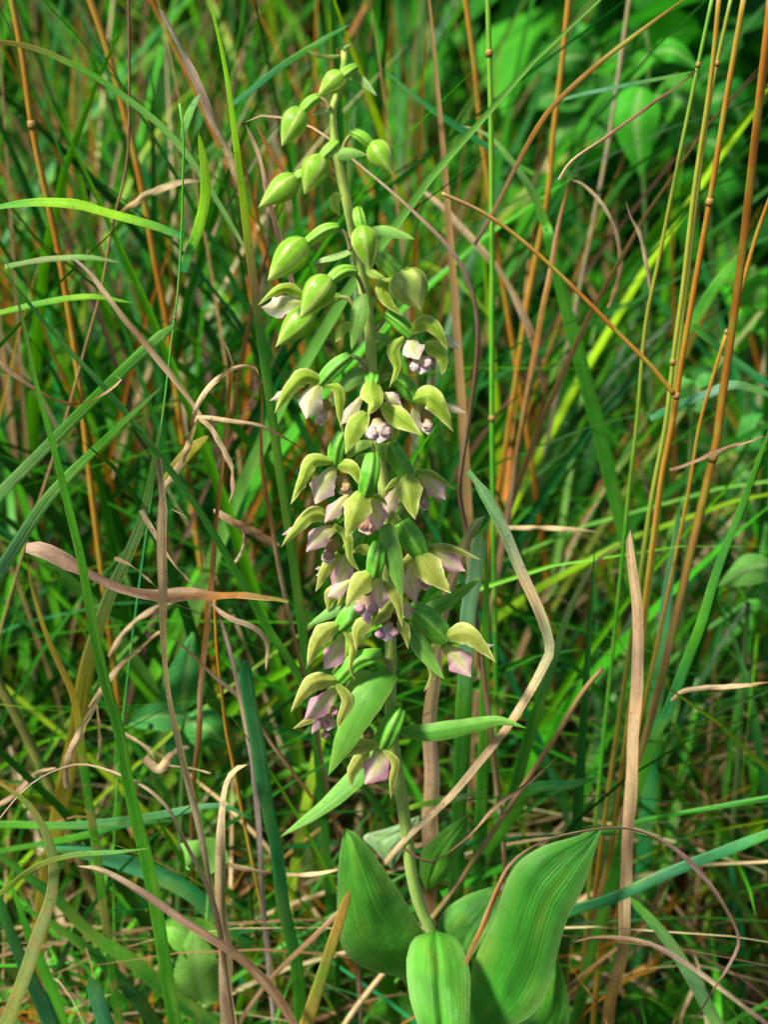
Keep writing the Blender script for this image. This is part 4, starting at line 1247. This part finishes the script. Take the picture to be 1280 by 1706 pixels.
def palette(n, cols, wts, jit=.42):
    c = np.array(cols)[rng.choice(len(cols), n, p=np.array(wts) / sum(wts))]
    return c * rng.uniform(1 - jit, 1 + jit, (n, 1)) * rng.uniform(.9, 1.1, (n, 3))


def scatter(n, y0, y1, margin=.08, power=1.0):
    """roots spread over the ground the camera could see, between two distances"""
    u = rng.random(n) ** power
    y = y0 + (y1 - y0) * u
    half = .24 * (y - CAM.y) * 1.5 + margin
    return rng.uniform(-1, 1, n) * half, y


def field(name, n, y0, y1, hmin, hmax, wmin, wmax, cols, wts, lean=(.1, .7), droop=(0, .45), power=1.0, mat='fill', guard=.03, segs=10, face=1.1, base=(.30, .22, .06), keep=None):
    n = int(n * 1.3)
    x, y = scatter(n, y0, y1, power=power)
    if keep is not None:
        k = rng.random(n) < keep(x, y)
        x, y = x[k], y[k]
        n = len(x)
    h = rng.uniform(hmin, hmax, n)
    if keep is not None:
        h = h * np.where(x > .03 + .06 * y, .7, 1.0)
    return strips(name, x, y, h, rng.uniform(*lean, n), rng.uniform(0, 2 * math.pi, n), rng.uniform(*droop, n),
                  rng.uniform(wmin, wmax, n), rng.uniform(-face, face, n), palette(n, cols, wts), mat, segs,
                  ymin=np.full(n, max(guard, y0 - .02)), base=np.tile(np.array(base), (n, 1)))


GREENS = [(.023, .18, .005), (.046, .29, .008), (.011, .09, .005), (.010, .15, .028), (.095, .36, .005), (.18, .32, .005), (.012, .11, .012), (.15, .38, .055)]
GW = [3, 2.5, 3, 2, 1.5, 1.2, 2, .5]
left = lambda x, y: np.where(x < .03 + .06 * y, 1.0, .35)
field('meadow_grass', 800, .06, .34, .10, .30, .0016, .0050, GREENS, GW, lean=(.2, 1.2), guard=.04)
field('meadow_grass', 1500, .16, .70, .22, .48, .0024, .0068, GREENS, GW, lean=(.05, .9), guard=.08, keep=left)
field('meadow_grass', 1500, .6, 2.6, .25, .6, .004, .009, GREENS, GW, lean=(.05, .7), keep=left)
field('dry_thatch', 800, .05, .45, .05, .26, .0008, .003, [TAN, BRN, SALM, DBR, OCH, ORG], [2, 3, 1, 2, 2, 1.5], lean=(.4, 1.8), droop=(.2, .9), mat='fill', guard=.04)
field('dry_thatch', 800, .14, 1.2, .2, .5, .0018, .0044, [TAN, BRN, OCH, ORG, DBR], [1.0, 4, 1.8, 2.4, 2], lean=(.02, .5), droop=(0, .2), keep=left)
field('meadow_grass', 170, .10, .45, .16, .40, .005, .0085, GREENS, [3, 3, 2, 2, 1, .5, 1, .8], lean=(.2, 1.0), guard=.07, keep=left)
# low grass at the orchid's foot, below the leaves
n = 900
x, y = rng.uniform(-.20, .22, n), rng.uniform(-.06, .09, n)
h = rng.uniform(.05, .15, n) * np.where(y < .0, .78, 1.0) * np.where(np.abs(x - .02) < .05, .7, 1.0)
strips('meadow_grass', x, y, h, rng.uniform(.1, 1.1, n), rng.uniform(0, 6.28, n), rng.uniform(0, .5, n), rng.uniform(.0012, .0042, n),
       rng.uniform(-1.2, 1.2, n), palette(n, [G1, G2, G3, TEAL, LIM, PALE, BRN, TAN, OCH], [3, 3, 3, 2, .5, .7, 2, 1, 1]), 'fill', base=np.tile(np.array((.22, .2, .05)), (n, 1)))


def undergrowth(name, n, y0, y1, z0, z1, size, cols, wts, xr=None):
    """a mass of ovate leaves, none of them big enough to pick out"""
    n = int(n * 1.3) if not xr else n
    x, y = scatter(n, y0, y1, margin=.2)
    if xr:
        x = rng.uniform(xr[0], xr[1], n)
    z = rng.uniform(z0, z1, n) * (.5 + .5 * rng.random(n))
    L = rng.uniform(size * .6, size * 1.3, n)
    az = rng.uniform(0, 2 * math.pi, n)
    pt = rng.uniform(-.9, .35, n)
    D = np.stack([np.cos(az) * np.cos(pt), np.sin(az) * np.cos(pt), np.sin(pt)], -1)
    S = np.stack([-np.sin(az), np.cos(az), rng.uniform(-.5, .5, n)], -1)
    S /= np.linalg.norm(S, axis=1, keepdims=True)
    U = np.cross(D, S)
    t = np.linspace(0, 1, 7)
    wp = np.sin(np.pi * t ** .62) ** .9 * .32
    wp[0], wp[-1] = .01, .01
    C = np.stack([x, y, z], -1)[:, None, :] + D[:, None, :] * (L[:, None] * t)[:, :, None] - U[:, None, :] * (L[:, None] * .18 * t ** 2)[:, :, None]
    hw = (L[:, None] * wp)[:, :, None]
    V = np.stack([C - S[:, None] * hw + U[:, None] * hw * .3, C, C + S[:, None] * hw + U[:, None] * hw * .3], 2)
    uv = np.zeros((n, 7, 3, 2))
    uv[..., 0] = t[None, :, None]
    uv[..., 1] = np.array([0, .5, 1])
    col = np.zeros((n, 7, 3, 4))
    col[..., :3] = palette(n, cols, wts)[:, None, None, :]
    b = (np.arange(n) * 21)[:, None, None]
    a = b + np.arange(6)[None, :, None] * 3 + np.arange(2)[None, None, :]
    q = np.stack([a, a + 1, a + 4, a + 3], -1).reshape(-1, 4)
    return numpy_mesh(name, V.reshape(-1, 3), q, uv.reshape(-1, 2), col.reshape(-1, 4), 'forb')


UG = [(.020, .18, .010), (.038, .26, .010), (.012, .11, .010), (.06, .30, .012)]
undergrowth('undergrowth', 4600, .75, 2.6, .05, .95, .085, UG, [3, 2, 3, 1])
undergrowth('ground_cover', 900, .05, .8, .01, .10, .03, UG + [(.2, .13, .07)], [3, 2, 3, 1, 1])
undergrowth('undergrowth', 480, .42, .85, .06, .46, .06, UG, [3, 2, 3, 1], xr=(.06, .42))

for o in bpy.data.objects:
    if '_o' in o:
        del o['_o']
print('objects', len(bpy.data.objects))
